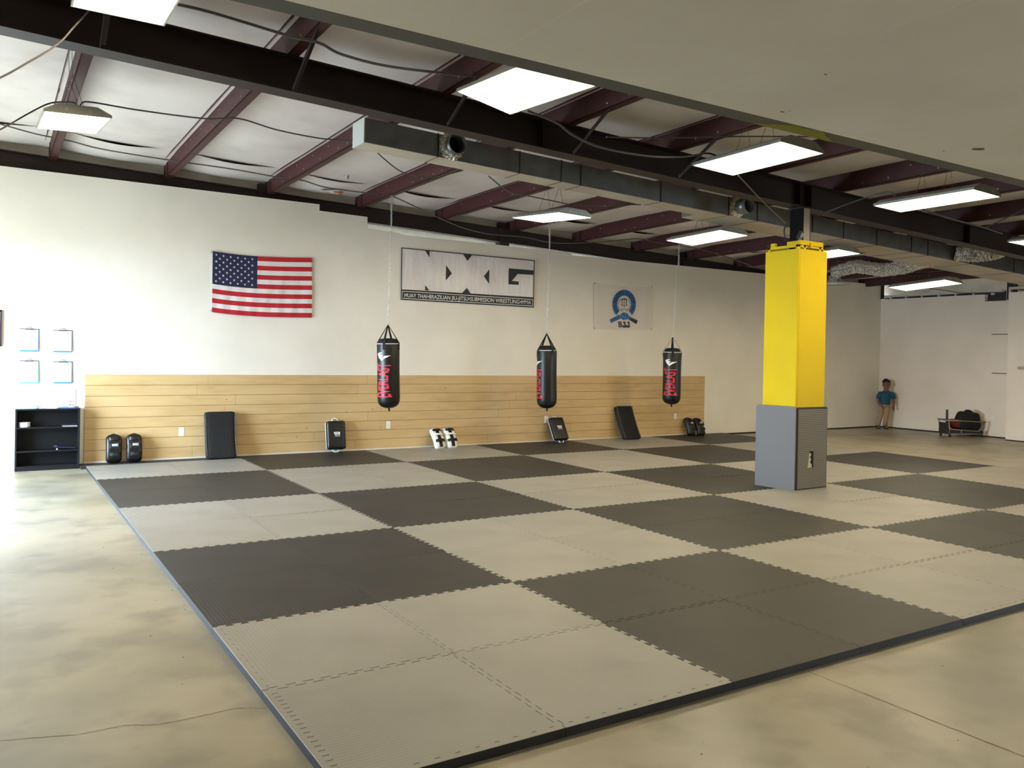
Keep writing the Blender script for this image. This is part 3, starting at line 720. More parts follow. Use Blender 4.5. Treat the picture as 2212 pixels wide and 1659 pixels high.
cable(pc([(173, 230), (178, 222), (200, 221), (300, 238), (440, 256), (515, 256), (600, 281), (700, 300), (765, 302)], 5.4), 'grey cable from the small lamp rightwards to the duct end')
cable(pc([(-30, 262), (0, 268), (80, 290), (150, 304), (220, 322), (360, 345), (500, 365), (590, 381), (650, 389), (700, 404), (760, 413), (835, 422), (862, 430), (930, 462), (1000, 492), (1060, 506), (1130, 512), (1200, 525), (1290, 523), (1380, 516), (1420, 524), (1500, 536), (1560, 552), (1640, 580)], 8.75), 'long grey cable strung beside the long wall over the punching bags', .009)
cable([at(u, v, 1, 2.6 + .2 * k / 7) for k, (u, v) in enumerate([(368, 6), (450, 25), (560, 58), (620, 76), (690, 93), (740, 118), (850, 145), (1035, 166)])], 'grey spiral wrapped cable between the cut-off lamp and the large lamp', .010)
cable(pc([(1140, 240), (1200, 264), (1240, 293), (1300, 319), (1400, 337), (1480, 338), (1525, 331), (1546, 336)], 2.9), 'thick grey cable drooping across the rafter between two lamps', .010)
cable(pc([(1310, 296), (1400, 298), (1480, 297), (1600, 295), (1690, 295), (1750, 295)], 2.9), 'thin straight conduit under the purlins above the lamp left of the post', .007)
cable(pc([(1595, 379), (1640, 427), (1690, 476), (1697, 481)], 2.95, 3.98), 'grey cable dropping from a lamp to the plug box on the post', .008)
cable(pc([(1698, 488), (1694, 496), (1695, 510), (1698, 524)], 3.99, 4.0), 'black cord running from the plug box into the yellow pillar', .008, blk)
cable(pc([(1765, 467), (1830, 441), (1900, 418), (1925, 416), (1935, 426)], 4.0, 2.7), 'grey cable from the rafter up to the lamp right of the post', .009)
cable(pc([(1990, 452), (2060, 474), (2120, 490), (2165, 505)], 2.95, 2.9), 'grey cable drooping between the two lamps at the right', .010)
cable(pc([(2130, 491), (2180, 468), (2235, 440)], 2.9, 2.6), 'thin grey cable rising to the right edge above the rafter', .008)
cable(pc([(815, 330), (860, 367), (900, 381), (945, 381), (1000, 368)], 5.9), 'dark cable hanging in a loop below the left end of the duct')
cable(pc([(1055, 380), (1100, 414), (1150, 425), (1225, 441), (1234, 449)], 5.9), 'dark cable from the duct to the lamp above the middle bag')
cable(pc([(1236, 449), (1244, 443), (1300, 442), (1385, 442)], 6.0), 'dark cable leaving that lamp rightwards to the duct')
cable(pc([(1780, 590), (1850, 576), (1900, 570), (1960, 595), (2040, 588)], 7.6), 'thin grey cable looping behind the long flexible duct', .006)
cable([at(u, v, 0, XR - .05) for u, v in [(2005, 623), (2045, 628), (2080, 633), (2130, 632), (2170, 632)]], 'dark cable along the insulation above the far right wall', .01)
# ================================================================= PUNCHING BAGS
def bag(px, y, topv, botv, ztop_purl, xp, twist, label, clabel, tilt=0):
    ct = at(px[0], topv, 1, y); cb = at(px[1], botv, 1, y)
    R = .165; zb = cb.z; zt = ct.z; H = zt - zb
    base = Vector((cb.x, y, zb)); axis = Vector((ct.x - cb.x, 0, H)); ang = math.atan2(axis.x, axis.z)
    root = thing('punching_bag', label, 'punching bag', tuple(base), (0, ang, 0), 'hanging punching bags')
    H = axis.length
    hb = H - .275       # top rim of the bag
    b = MB(); prof = [(.004, 0.03), (.06, .035), (.11, .055), (.145, .09), (.16, .13), (R, .2), (R - .002, hb * .6), (R + .002, hb - .03), (R - .004, hb - .004), (R - .014, hb)]
    b.lathe(prof, n=40); b.build('bag_body', black, root, smooth=True)
    b = MB(); b.lathe([(R - .014, hb - .004), (R - .02, hb + .02), (R * .72, hb + .055), (R * .4, hb + .065), (.01, hb + .066)], n=40); b.build('top_cover', blackM, root, smooth=True)
    b = MB(); b.lathe([(R + .0015, hb - .018), (R + .002, hb - .012), (R + .0005, hb - .008)], n=40)
    b.build('piping', wht, root, smooth=True)
    for k in range(4):
        a = math.pi / 4 + k * math.pi / 2 + twist
        e = Vector((math.cos(a) * (R + .002), math.sin(a) * (R + .002), hb - .0)); s = Vector((-math.sin(a), math.cos(a), 0)) * .019; t = Vector((math.cos(a), math.sin(a), 0)) * .004
        ap = Vector((0, 0, H - .012)); s2 = s * .5
        b = MB(); lowp = e + Vector((0, 0, -.10))
        b.prism([lowp - s, lowp + s, lowp + s + t, lowp - s + t], [e - s, e + s, e + s + t, e - s + t]); b.prism([e - s, e + s, e + s + t, e - s + t], [ap - s2, ap + s2, ap + s2 + t, ap - s2 + t]); b.build('strap', blackM, root)
    b = MB(); ringp = [(.018 * math.cos(q), 0, H - .002 + .026 * math.sin(q)) for q in [k * math.pi / 8 for k in range(16)]]; b.tube(ringp, .004, 6, closed=True); b.build('carabiner', chrome, root, smooth=True)
    b = MB(); b.tube([(0, 0, .035), (.004, 0, .0), (.012, .0, -.012)], [.016, .014, .012], 8); b.build('bottom_loop', blackM, root)
    # print: logo and lettering wrapped round the bag
    view = math.atan2(CAM.y - y, CAM.x - base.x)
    a0 = view + twist_c[label]      # centre angle of the print
    hz = (hb - .2) / .84
    def wrap(s, z, off=.0022): a = a0 + s / R; return ((R + off) * math.cos(a), (R + off) * math.sin(a), z)
    vs, fs, W = text2d('EVERLAST', .03)
    serif = []
    vs, fs = densify(vs, fs, .16)
    L = hb * .50; z0 = .20
    b = MB(); out = []
    for tx, ty in vs:
        t = tx / W; hh = .088 * (.92 + .58 * (2 * t - 1) ** 2)
        out.append(wrap((.5 - ty) * hh * 2.0 * 1.0, z0 + t * L))
    b.add(out, fs)
    b.build('lettering', redp, root)
    # swoosh mark
    zc = hb * .78; sc = .012
    def Q(p): return wrap(-(-p[0]) * .105, zc + p[1] * .105, .0024)
    shp = [(-.95, .55), (-.6, .72), (-.1, .78), (.0, .62), (-.35, .55), (-.25, .42), (.05, .40), (.1, .26), (-.15, .2), (-.12, .02), (.35, .28), (1.25, .34), (.75, .12), (.3, -.1), (-.1, -.42), (-.6, -.02)]
    dv, df = densify(shp, [tuple(range(len(shp)))], .25); b = MB(); b.add([Q(p) for p in dv], df); b.build('logo_mark', wht, root)
    # chain from the purlin
    tp = Vector((xp + .03, y, zr(xp, y) + .0)); bt = Vector((ct.x, y, zt + .022))
    root2 = thing('chain', clabel, 'chain', tuple(tp), group='chains of the punching bags')
    b = MB(); d = bt - tp; n = int(d.length / .034)
    def link(c, dirn, flip):
        rot = dirn.to_track_quat('Z', 'Y').to_matrix().to_4x4() @ Matrix.Rotation(flip * math.pi / 2, 4, 'Z')
        P = [Matrix.Translation(c) @ rot @ Vector((.0105 * math.cos(q), 0, .017 * math.sin(q) + (.006 if math.sin(q) > 0 else -.006))) for q in [k * math.pi / 5 for k in range(10)]]
        b.tube([tuple(p) for p in P], .0032, 5, closed=True)
    for k in range(n): link(tp + d * ((k + .5) / n), d.normalized(), k % 2)
    # doubled upper length
    d2 = Vector((.02, 0, -.42))
    for k in range(12): link(tp + Vector((-.022, 0, 0)) + d2 * ((k + .5) / 12), d2.normalized(), (k + 1) % 2)
    b.build('links', chrome, root2, world=True, smooth=True)
    b = MB(); b.box(tp.x - .02, tp.x + .02, y - .012, y + .012, tp.z - .006, tp.z + .05); b.build('beam_hook', chrome, root2, world=True)
    return root
twist_c = {'black punching bag hanging leftmost, its red lettering fully visible': .54 * -1,
           'black punching bag hanging in the middle, its red lettering turned to the left edge': -1.22,
           'black punching bag hanging rightmost, nearest the yellow pillar': -.22}
K = list(twist_c)
# positive wrap direction runs counter-clockwise; the camera sees smaller angles at the left
bag((838, 840), 8.45, 700, 886, 0, 3.87, 0, K[0], 'steel chain of the leftmost punching bag')
bag((1181, 1181), 8.45, 719, 886, 0, 6.70, math.pi / 4, K[1], 'steel chain of the middle punching bag')
bag((1453, 1450), 8.45, 727, 877, 0, 9.59, .1, K[2], 'steel chain of the rightmost punching bag')
# ================================================================= WALL HANGINGS
YF = 9.588
def wp(u, v, off=0.0): p = at(u, v, 1, YF); return (p.x, YF - off, p.z)
# ---- flag: built from a 13 stripe grid between measured corners
def flag():
    # corners and edge sags in pixels
    TL, TRc, BL, BRc = (459, 542), (673.5, 557), (457.5, 674), (673.5, 686)
    def q(s, t):
        tx = TL[0] + (TRc[0] - TL[0]) * s; ty = TL[1] + (TRc[1] - TL[1]) * s + 5 * math.sin(math.pi * s ** .8)
        bx = BL[0] + (BRc[0] - BL[0]) * s; by = BL[1] + (BRc[1] - BL[1]) * s + 4 * math.sin(math.pi * s ** .8)
        return tx + (bx - tx) * t, ty + (by - ty) * t
    def dep(s, t): return .008 + .010 * (.5 + .5 * math.sin(s * 46 + 3 * t)) * (.25 + .75 * t) * .6 + .006 * (.5 + .5 * math.sin((s * 1.3 + t) * 11))
    o = thing('flag', 'american flag with stars and stripes pinned to the white wall', 'flag', tuple(at(566, 615, 1, YF)))
    b = MB(); NU = 60; NV = 26; b.grid(lambda s, t: wp(*q(s, t), dep(s, t)), NU, NV)
    b.m = []
    for j in range(NV):
        for i in range(NU):
            st = j // 2; b.m.append(2 if (i < NU * .435 and st < 7) else (0 if st % 2 == 0 else 1))
    for r in range(9):
        nst = 6 if r % 2 == 0 else 5
        for k in range(nst):
            cs = (.435) * ((k + .5) / 6 if r % 2 == 0 else (k + 1) / 6); ct = (7 / 13) * (r + 1) / 10
            pts = star(cs, ct, .0135, .0135 * 215 / 130, math.pi)
            P = [wp(*q(a, c), dep(cs, ct) + .004) for a, c in pts]; cen = wp(*q(cs, ct), dep(cs, ct) + .004)
            b.add([cen] + P, [(0, 1 + (m + 1) % 10, 1 + m) for m in range(10)], 1)
    b.build('cloth', [M('flag_red', (178, 18, 38), .6), M('flag_white', (226, 222, 222), .6), M('flag_blue', (24, 28, 66), .6)], o, world=True)
    b = MB(); b.grid(lambda s, t: wp(452.5 + 6.5 * s + 1 * t, 542 - 1 + s + (675 - 542) * t, .010), 2, 10); b.build('header_band', wht, o, world=True)
    for v in (545, 671):
        b = MB(); p = wp(455.5, v, .012); b.lathe([(.012, 0), (.012, -.003)], p, 12, axis='y'); b.build('grommet', chrome, o, world=True)
flag()
# ---- large banner
def zq(x, y): return 850 + x / 6.703, 520 + y / 6.703
def poly(b, pts, off, cv=zq, mi=0):
    P = [wp(*cv(*p), off) for p in pts]; b.add(P, [tuple(range(len(P)))], mi)
ban = thing('banner', 'large white banner with black angular letters and MUAY THAI line beneath', 'banner', wp(1010, 600))
b = MB()
def bq(s, t):
    tx, ty = 108 + (2046 - 108) * s, 96 + (280 - 96) * s; bx, by = 98 + (2030 - 98) * s, 860 + (978 - 860) * s
    return zq(tx + (bx - tx) * t, ty + (by - ty) * t)
def bdep(s, t): return .004 + .004 * (.5 + .5 * math.sin((s * 9 - t * 3) * 2.2)) + .003 * (.5 + .5 * math.sin((s * 5 + t * 4) * 3.1 + 1)) * s
b.grid(lambda s, t: wp(*bq(s, t), bdep(s, t)), 48, 16); b.build('vinyl_sheet', M('glossy_white_vinyl', (226, 220, 222), .2, bump=(1.6, .6, .05, (2.2, 1, .8))), ban, world=True, smooth=True)
O1 = .0135
b = MB()
def frame(b, o4, w, off, cv=zq, ww=None):
    """outline of the quad o4 (TL,TR,BR,BL), w thick in zoom pixels"""
    (ax, ay), (bx, by), (cx, cy), (dx, dy) = o4; wv = ww or w
    poly(b, [(ax, ay), (bx, by), (bx, by + wv), (ax, ay + wv)], off, cv); poly(b, [(dx, dy - wv), (cx, cy - wv), (cx, cy), (dx, dy)], off, cv)
    poly(b, [(ax, ay), (ax + w, ay), (dx + w, dy), (dx, dy)], off, cv); poly(b, [(bx - w, by), (bx, by), (cx, cy), (cx - w, cy)], off, cv)
frame(b, ((112, 100), (2040, 285), (2026, 970), (101, 855)), 12, O1)
for pts in ([(452, 142), (518, 148), (515, 240)], [(1002, 196), (1132, 208), (1066, 292)], [(757, 356), (840, 474), (752, 576)], [(1383, 414), (1377, 624), (1302, 514)],
            [(455, 645), (512, 722), (450, 716)], [(1055, 684), (1114, 770), (988, 758)],
            [(1665, 400), (2022, 430), (2020, 496), (1792, 482), (1708, 582), (1808, 592), (1806, 640), (1660, 632)],
            [(112, 704), (2022, 820), (2018, 964), (102, 852)]):
    poly(b, pts, O1 + (.0006 if len(pts) != 4 else .0003))
b.build('black_shapes', blk, ban, world=True)
b = MB(); frame(b, ((120, 727), (2014, 848), (2010, 950), (113, 838)), 6, O1 + .0012, ww=8); b.build('white_rule', wht, ban, world=True)
vs, fs, W = text2d('MUAY THAI\u2022BRAZILIAN JIU-JITSU\u2022SUBMISSION WRESTLING\u2022MMA', .006)
b = MB(); P = []
for x, y in vs:
    t = x / W; bx, by = 150 + (1985 - 150) * t, 816 + (922 - 816) * t; P.append(wp(*zq(bx + 2 * y, by - 56 * y), O1 + .0016))
b.add(P, fs); b.build('lettering', wht, ban, world=True)
# ---- small banner
def zr2(x, y): return 1270 + x / 13.827, 600 + y / 13.827
bj = thing('banner', 'small white banner with a blue belt loop emblem and BJJ letters', 'banner', wp(1345, 660))
def sq(s, t):
    tx, ty = 175 + (1905 - 175) * s, 145 + (255 - 145) * s + 60 * math.sin(math.pi * s); bx, by = 165 + (1890 - 165) * s, 1520 + (1548 - 1520) * s + 28 * math.sin(math.pi * s)
    return zr2(tx + (bx - tx) * t, ty + (by - ty) * t)
b = MB(); b.grid(lambda s, t: wp(*sq(s, t), .003 + .007 * (.5 + .5 * math.sin(s * 30 + 4 * t * (s - .5))) * (abs(s - .5) + .15)), 50, 12)
b.build('cloth', M('banner_cloth', (220, 214, 206), .6), bj, world=True, smooth=True)
O2 = .0125
def arc(cx, cy, rx, ry, a0, a1, n=30): return [(cx + rx * math.sin(a), cy - ry * math.cos(a)) for a in [a0 + (a1 - a0) * k / n for k in range(n + 1)]]
def band(b, cx, cy, ro, ri, a0, a1, off, n=36):
    A = arc(cx, cy, ro[0], ro[1], a0, a1, n); B = arc(cx, cy, ri[0], ri[1], a0, a1, n)
    b.add([wp(*zr2(*p), off) for p in A + B], [(k, k + 1, n + 2 + k, n + 1 + k) for k in range(n)])
b = MB(); band(b, 1070, 790, (352, 432), (205, 255), -2.42, 2.42, O2); poly(b, [(640, 1250), (930, 1095), (975, 1210), (680, 1350)], O2, zr2); poly(b, [(1180, 1120), (1290, 1190), (1245, 1280), (1160, 1225)], O2, zr2)
poly(b, arc(1075, 1148, 125, 112, 0, 2 * math.pi, 20)[:-1], O2 + .0004, zr2); b.build('blue_emblem', blueM, bj, world=True)
b = MB()
for a0, a1 in ((-2.3, -1.65), (1.65, 2.3)): band(b, 1070, 790, (290, 355), (265, 330), a0, a1, O2 + .001, 14)
def curved(txt, cx, cy, rx, ry, a0, a1, h):
    vs, fs, W = text2d(txt, .03); P = []
    for x, y in vs:
        a = a0 + (a1 - a0) * x / W; k = (y - .5) * h; P.append(wp(*zr2(cx + (rx + k) * math.sin(a), cy - (ry + k) * math.cos(a)), O2 + .0012))
    b.add(P, fs)
curved('ADOPT A COP', 1070, 800, 278, 345, -1.5, 1.5, 105); b.build('navy_lettering', navy, bj, world=True)
b = MB(); poly(b, [(1280, 1190), (1480, 1280), (1435, 1385), (1245, 1272)], O2 + .0006, zr2)
for dx in (-68, 0, 68):
    e = 800 + (0 if dx else 30); poly(b, [(1070 + dx - 9, 640 if dx else 620), (1070 + dx + 9, 640 if dx else 620), (1070 + dx + 7, e), (1070 + dx - 7, e)], O2 + .001, zr2); poly(b, [(1070 + dx - 24, e), (1070 + dx + 24, e), (1070 + dx, e + 55)], O2 + .001, zr2)
band(b, 1072, 690, (95, 78), (72, 52), -1.3, 1.3, O2 + .001, 14)
for sgn in (-1, 1):
    for k in range(7):
        a = math.pi + sgn * (.42 + k * .33); cx, cy = 1072 + 178 * math.sin(a), 800 - 205 * math.cos(a); t = a + sgn * 1.2
        poly(b, [(cx - 32 * math.sin(t), cy + 32 * math.cos(t)), (cx + 12 * math.cos(t), cy + 12 * math.sin(t)), (cx + 32 * math.sin(t), cy - 32 * math.cos(t)), (cx - 12 * math.cos(t), cy - 12 * math.sin(t))], O2 + .001, zr2)
for k, x in enumerate((985, 1035, 1085, 1135)): poly(b, [(x, 925), (x + 28, 925), (x + 28, 950), (x, 950)], O2 + .001, zr2)
poly(b, [(880, 1308), (975, 1308), (990, 1325), (990, 1380), (978, 1394), (1000, 1410), (1000, 1462), (985, 1480), (905, 1480), (900, 1345), (880, 1345)], O2 + .001, zr2)
for x in (1015, 1135): poly(b, [(x + 22, 1312), (x + 100, 1312), (x + 103, 1345), (x + 88, 1345), (x + 108, 1470), (x + 92, 1488), (x + 12, 1488), (x - 2, 1468), (x - 6, 1415), (x + 34, 1415), (x + 36, 1450), (x + 64, 1450), (x + 50, 1345), (x + 22, 1345)], O2 + .001, zr2)
b.build('black_print', blk, bj, world=True)
b = MB()
for (x0, y0, x1, y1) in ((925, 1338, 958, 1372), (930, 1412, 968, 1452)): poly(b, [(x0, y0), (x1, y0), (x1, y1), (x0, y1)], O2 + .0014, zr2)
b.build('letter_holes', MATS['banner_cloth'], bj, world=True)
b = MB()
def line(b, pts, w, off):
    for (x0, y0), (x1, y1) in zip(pts, pts[1:]):
        L = math.hypot(x1 - x0, y1 - y0); nx, ny = -(y1 - y0) / L * w, (x1 - x0) / L * w
        poly(b, [(x0 + nx, y0 + ny), (x1 + nx, y1 + ny), (x1 - nx, y1 - ny), (x0 - nx, y0 - ny)], off, zr2)
line(b, [(950, 1090), (1110, 1205), (1075, 1255)], 5, O2 + .0012); line(b, [(1085, 1040), (1125, 1120), (1100, 1205)], 5, O2 + .0012); line(b, [(1045, 1165), (975, 1225)], 5, O2 + .0012); line(b, [(1200, 1100), (1195, 1180), (1165, 1240)], 5, O2 + .0012); line(b, [(940, 1110), (945, 1215)], 5, O2 + .0012)
b.build('pale_outline', M('pale_blue_line', (150, 186, 205), .5), bj, world=True)
for (x, y) in ((195, 165), (1900, 265), (185, 1507), (1885, 1540)):
    b = MB(); p = wp(*zr2(x, y), .008); b.lathe([(.010, 0), (.010, -.004)], p, 10, axis='y'); b.build('grommet', M('brass_dark', (90, 78, 60), .4, .7), bj, world=True)
# ---- clipboards
def clipboard(u0, u1, v0, v1, label, printed, tint):
    a = at(u0, v0, 1, YF); c = at(u1, v1, 1, YF)
    w, h = c.x - a.x, a.z - c.z
    o = thing('clipboard', label, 'clipboard', ((a.x + c.x) / 2, YW - .006, (a.z + c.z) / 2), (-.04, 0, 0), group='clipboards on the wall')
    b = MB(); b.rbox((w / 2, .003, h / 2), (.012, .002, .012), (4, 1, 4), T=Matrix.Translation((0, -.008, 0))); b.build('board', tint, o)
    b = MB(); b.box(-w / 2 + .002, w / 2 - .012, -.016, -.0115, -h / 2 + .022, h / 2 - .006); b.build('paper_stack', paper, o)
    b = MB(); b.box(-w / 2 + .0, w / 2 - .0, -.0185, -.013, h / 2 - .008, h / 2 + .001); b.build('top_edge', dgrey, o)
    b = MB(); b.box(-.05, .05, -.026, -.010, h / 2 - .014, h / 2 + .006); b.tube([(-.03, -.02, h / 2), (-.02, -.03, h / 2 + .022), (.02, -.03, h / 2 + .022), (.03, -.02, h / 2)], .004, 6); b.tube([(0, -.02, h / 2 + .01), (0, -.02, h / 2 + .035)], .003, 5); b.build('clip', M('dull_clip', (130, 128, 132), .35, .7), o)
    b = MB(); b.lathe([(.011, -.0175), (.011, -.0185)], (w * .28, 0, h / 2 - .04), 12, axis='y'); b.build('round_mark', ink, o)
    if printed:
        b = MB(); rs = random.Random(3); z = h / 2 - .03
        for wd in (.10, .06): b.box(-wd / 2 + .01, wd / 2 + .01, -.0168, -.0161, z - .006, z); z -= .013
        while z > -h / 2 + .07:
            for k in range(rs.choice((2, 3, 4))):
                b.box(-w / 2 + .02, -w / 2 + .02 + rs.uniform(.07, .125), -.0168, -.0161, z - .0035, z); z -= .0065
            z -= .007
        b.build('typed_lines', ink, o)
cb1 = M('blue_board', (44, 128, 196), .4)
clipboard(42.5, 84, 710, 760.5, 'upper left clipboard of the four, blank white sheet and blue lower edge', False, cb1)
clipboard(115, 156, 713, 762, 'upper right clipboard of the four, holding a typed page', True, cb1)
clipboard(42.5, 84, 779, 829, 'lower left clipboard of the four, above the left end of the bookcase', False, M('aqua_board', (86, 182, 200), .4))
clipboard(115, 156, 781, 829, 'lower right clipboard of the four, nearest the wood panelling', False, cb1)
# picture frame cut by the left edge
a = at(-42, 668, 1, YF); c = at(3, 748, 1, YF)
o = thing('picture_frame', 'dark picture frame cut off by the left edge of the photo', 'picture frame', ((a.x + c.x) / 2, YW, (a.z + c.z) / 2))
b = MB(); w, h = (c.x - a.x) / 2, (a.z - c.z) / 2
b.box(-w, w, -.03, 0, h - .02, h); b.box(-w, w, -.03, 0, -h, -h + .02); b.box(-w, -w + .02, -.03, 0, -h, h); b.box(w - .02, w, -.03, 0, -h, h); b.build('frame', M('dark_plum_frame', (52, 36, 48), .4), o)
b = MB(); b.box(-w + .02, w - .02, -.012, -.004, -h + .02, h - .02); b.build('picture', paper, o)

# ================================================================= BOOKCASE
YS0 = 9.38
sx0, sx1 = at(32.5, 950, 1, YS0).x, at(172.5, 950, 1, YS0).x; sh = at(100, 883, 1, YS0).z
bc = thing('bookcase', 'low black three shelf bookcase below the clipboards', 'bookcase', ((sx0 + sx1) / 2, (YS0 + 9.597) / 2, 0))
tk = .018; zs = [at(100, 922.5, 1, YS0).z, at(100, 973, 1, YS0).z]; zk = at(100, 1006, 1, YS0).z
for name, (x0, x1, y0, y1, z0, z1) in (('top_board', (sx0, sx1, YS0 - .004, 9.597, sh - tk, sh)), ('side_panel', (sx0, sx0 + tk, YS0, 9.597, 0, sh - tk)), ('side_panel', (sx1 - tk, sx1, YS0, 9.597, 0, sh - tk)),
                                      ('back_panel', (sx0 + tk, sx1 - tk, 9.590, 9.597, 0, sh - tk)), ('bottom_board', (sx0 + tk, sx1 - tk, YS0, 9.59, zk - tk, zk)), ('kick_board', (sx0 + tk, sx1 - tk, YS0 + .004, YS0 + .02, 0, zk - tk)),
                                      ('shelf', (sx0 + tk, sx1 - tk, YS0, 9.59, zs[0] - tk, zs[0])), ('shelf', (sx0 + tk, sx1 - tk, YS0, 9.59, zs[1] - tk, zs[1]))):
    b = MB(); b.box(x0, x1, y0, y1, z0, z1); b.build(name, shelf_m, bc, world=True, bevel=.0015)
def sx(u): return at(u, 900, 1, YS0 + .06).x
# tape rolls on the upper shelf
for k, (dz, l) in enumerate(((0, 'lower white tape roll of the two at the left of the upper shelf'), (.031, 'upper white tape roll of the two at the left of the upper shelf'))):
    o = thing('tape_roll', l, 'tape roll', (sx(53), YS0 + .085, zs[0] + dz), group='tape rolls in the bookcase')
    b = MB(); b.lathe([(.064, .0005), (.066, .004), (.066, .026), (.064, .030)], n=28); b.build('tape', paper, o, smooth=False)
    b = MB()
    for q in range(11): a = q * 2 * math.pi / 11; b.box(-.009, .009, -.0675, -.066, .009, .021, T=Matrix.Rotation(a, 4, 'Z'))
    b.build('printed_marks', ink, o)
o = thing('notepad', 'white edged notepad lying on the right of the upper shelf', 'notepad', (sx(151), YS0 + .09, zs[0]))
b = MB(); b.box(-.085, .085, -.08, .07, .001, .008); b.build('pages', paper, o); b = MB(); b.box(-.09, .085, -.075, .075, .008, .028); b.build('cover', M('navy_cover', (26, 28, 44), .4), o)
o = thing('clipboard', 'dark blue clipboard lying slanted on the lower shelf', 'clipboard', (sx(143), YS0 + .09, zs[1] + .0225), (0, .10, 0)); 
b = MB(); b.box(-.135, .115, -.08, .08, .0, .006); b.build('board', M('dark_blue_board', (38, 44, 76), .4), o); b = MB(); b.box(-.13, -.1, -.05, .05, .006, .016); b.build('clip', dgrey, o)
o = thing('small_ball', 'small white ball under the slanted clipboard on the lower shelf', 'ball', (sx(124), YS0 + .02, zs[1]))
b = MB(); b.lathe([(.001, 0), (.008, .002), (.0115, .009), (.008, .0165), (.001, .019)], n=14); b.build('ball_body', wht, o, smooth=True)
# things on top
zt0 = sh
o = thing('card_holder', 'white card holder with dark bars at the left end of the bookcase top', 'card holder', (sx(53), YS0 + .10, zt0))
b = MB(); b.box(-.10, .10, -.03, .05, 0, .012); b.box(-.095, .095, .02, .026, .012, .10, ); b.build('stand', wht, o)
for x in (-.048, .048):
    b = MB(); b.box(x - .043, x + .043, .0135, .0195, .028, .090); b.build('card', paper, o)
    b = MB(); b.box(x - .043, x + .043, .0125, .0140, .084, .090); b.box(x - .043, x + .043, .0125, .0140, .056, .060); b.build('bar', dgrey, o)
o = thing('brochure_stack', 'stack of white sheets with blue edges at the left of the bookcase top', 'paper stack', (sx(57), YS0 + .035, zt0))
b = MB(); b.box(-.12, .10, -.03, .03, 0, .006); b.build('blue_folder', cyan, o); b = MB(); b.box(-.11, .12, -.025, .025, .006, .012); b.build('sheets', paper, o)
o = thing('paper_stack', 'white papers fanned in the middle of the bookcase top', 'paper stack', (sx(104), YS0 + .09, zt0))
b = MB(); 
for k in range(5): b.box(-.10, .10, -.07, .07, .0015 * k, .0015 * k + .0013, T=Matrix.Rotation(.1 * (k - 2), 4, 'Z'))
b.build('sheets', paper, o)
o = thing('pen', 'grey pen leaning on the papers on the bookcase top', 'pen', (sx(79), YS0 + .05, zt0 + .006)); b = MB(); b.tube([(-.04, 0, .030), (.03, 0, .006)], .004, 6); b.build('barrel', ink, o)
o = thing('blue_box', 'flat blue and grey box near the right end of the bookcase top', 'box', (sx(146), YS0 + .07, zt0))
b = MB(); b.box(-.075, .09, -.05, .05, 0, .014); b.build('base', M('mid_blue', (60, 112, 176), .4), o); b = MB(); b.box(-.10, .0, -.03, .05, .014, .022); b.build('lid', ink, o)
o = thing('sign_stand', 'small white sign stand with dark pole and numerals at the bookcase right end', 'sign', (sx(157), YS0 + .05, zt0 + .014))
b = MB(); b.box(-.05, .02, -.002, .002, 0, .19); b.build('sign_card', paper, o)
vs, fs, W = text2d('N 2', .02); b = MB(); b.add([(-.045 + .055 * x / W, -.0030, .060 + .030 * y) for x, y in vs], fs)
vs, fs, W = text2d('4 B', .02); b.add([(-.045 + .055 * x / W, -.0030, .012 + .030 * y) for x, y in vs], fs); b.build('numerals', dgrey, o)
b = MB(); b.tube([(.034, 0, -.0), (.034, 0, .235)], .005, 8); b.tube([(.01, 0, .052), (.034, 0, .052)], .003, 6); b.build('pole', M('pole_grey', (120, 112, 124), .4), o)
b = MB(); b.box(.01, .065, -.03, .03, -.0, .008); b.build('foot', dgrey, o)

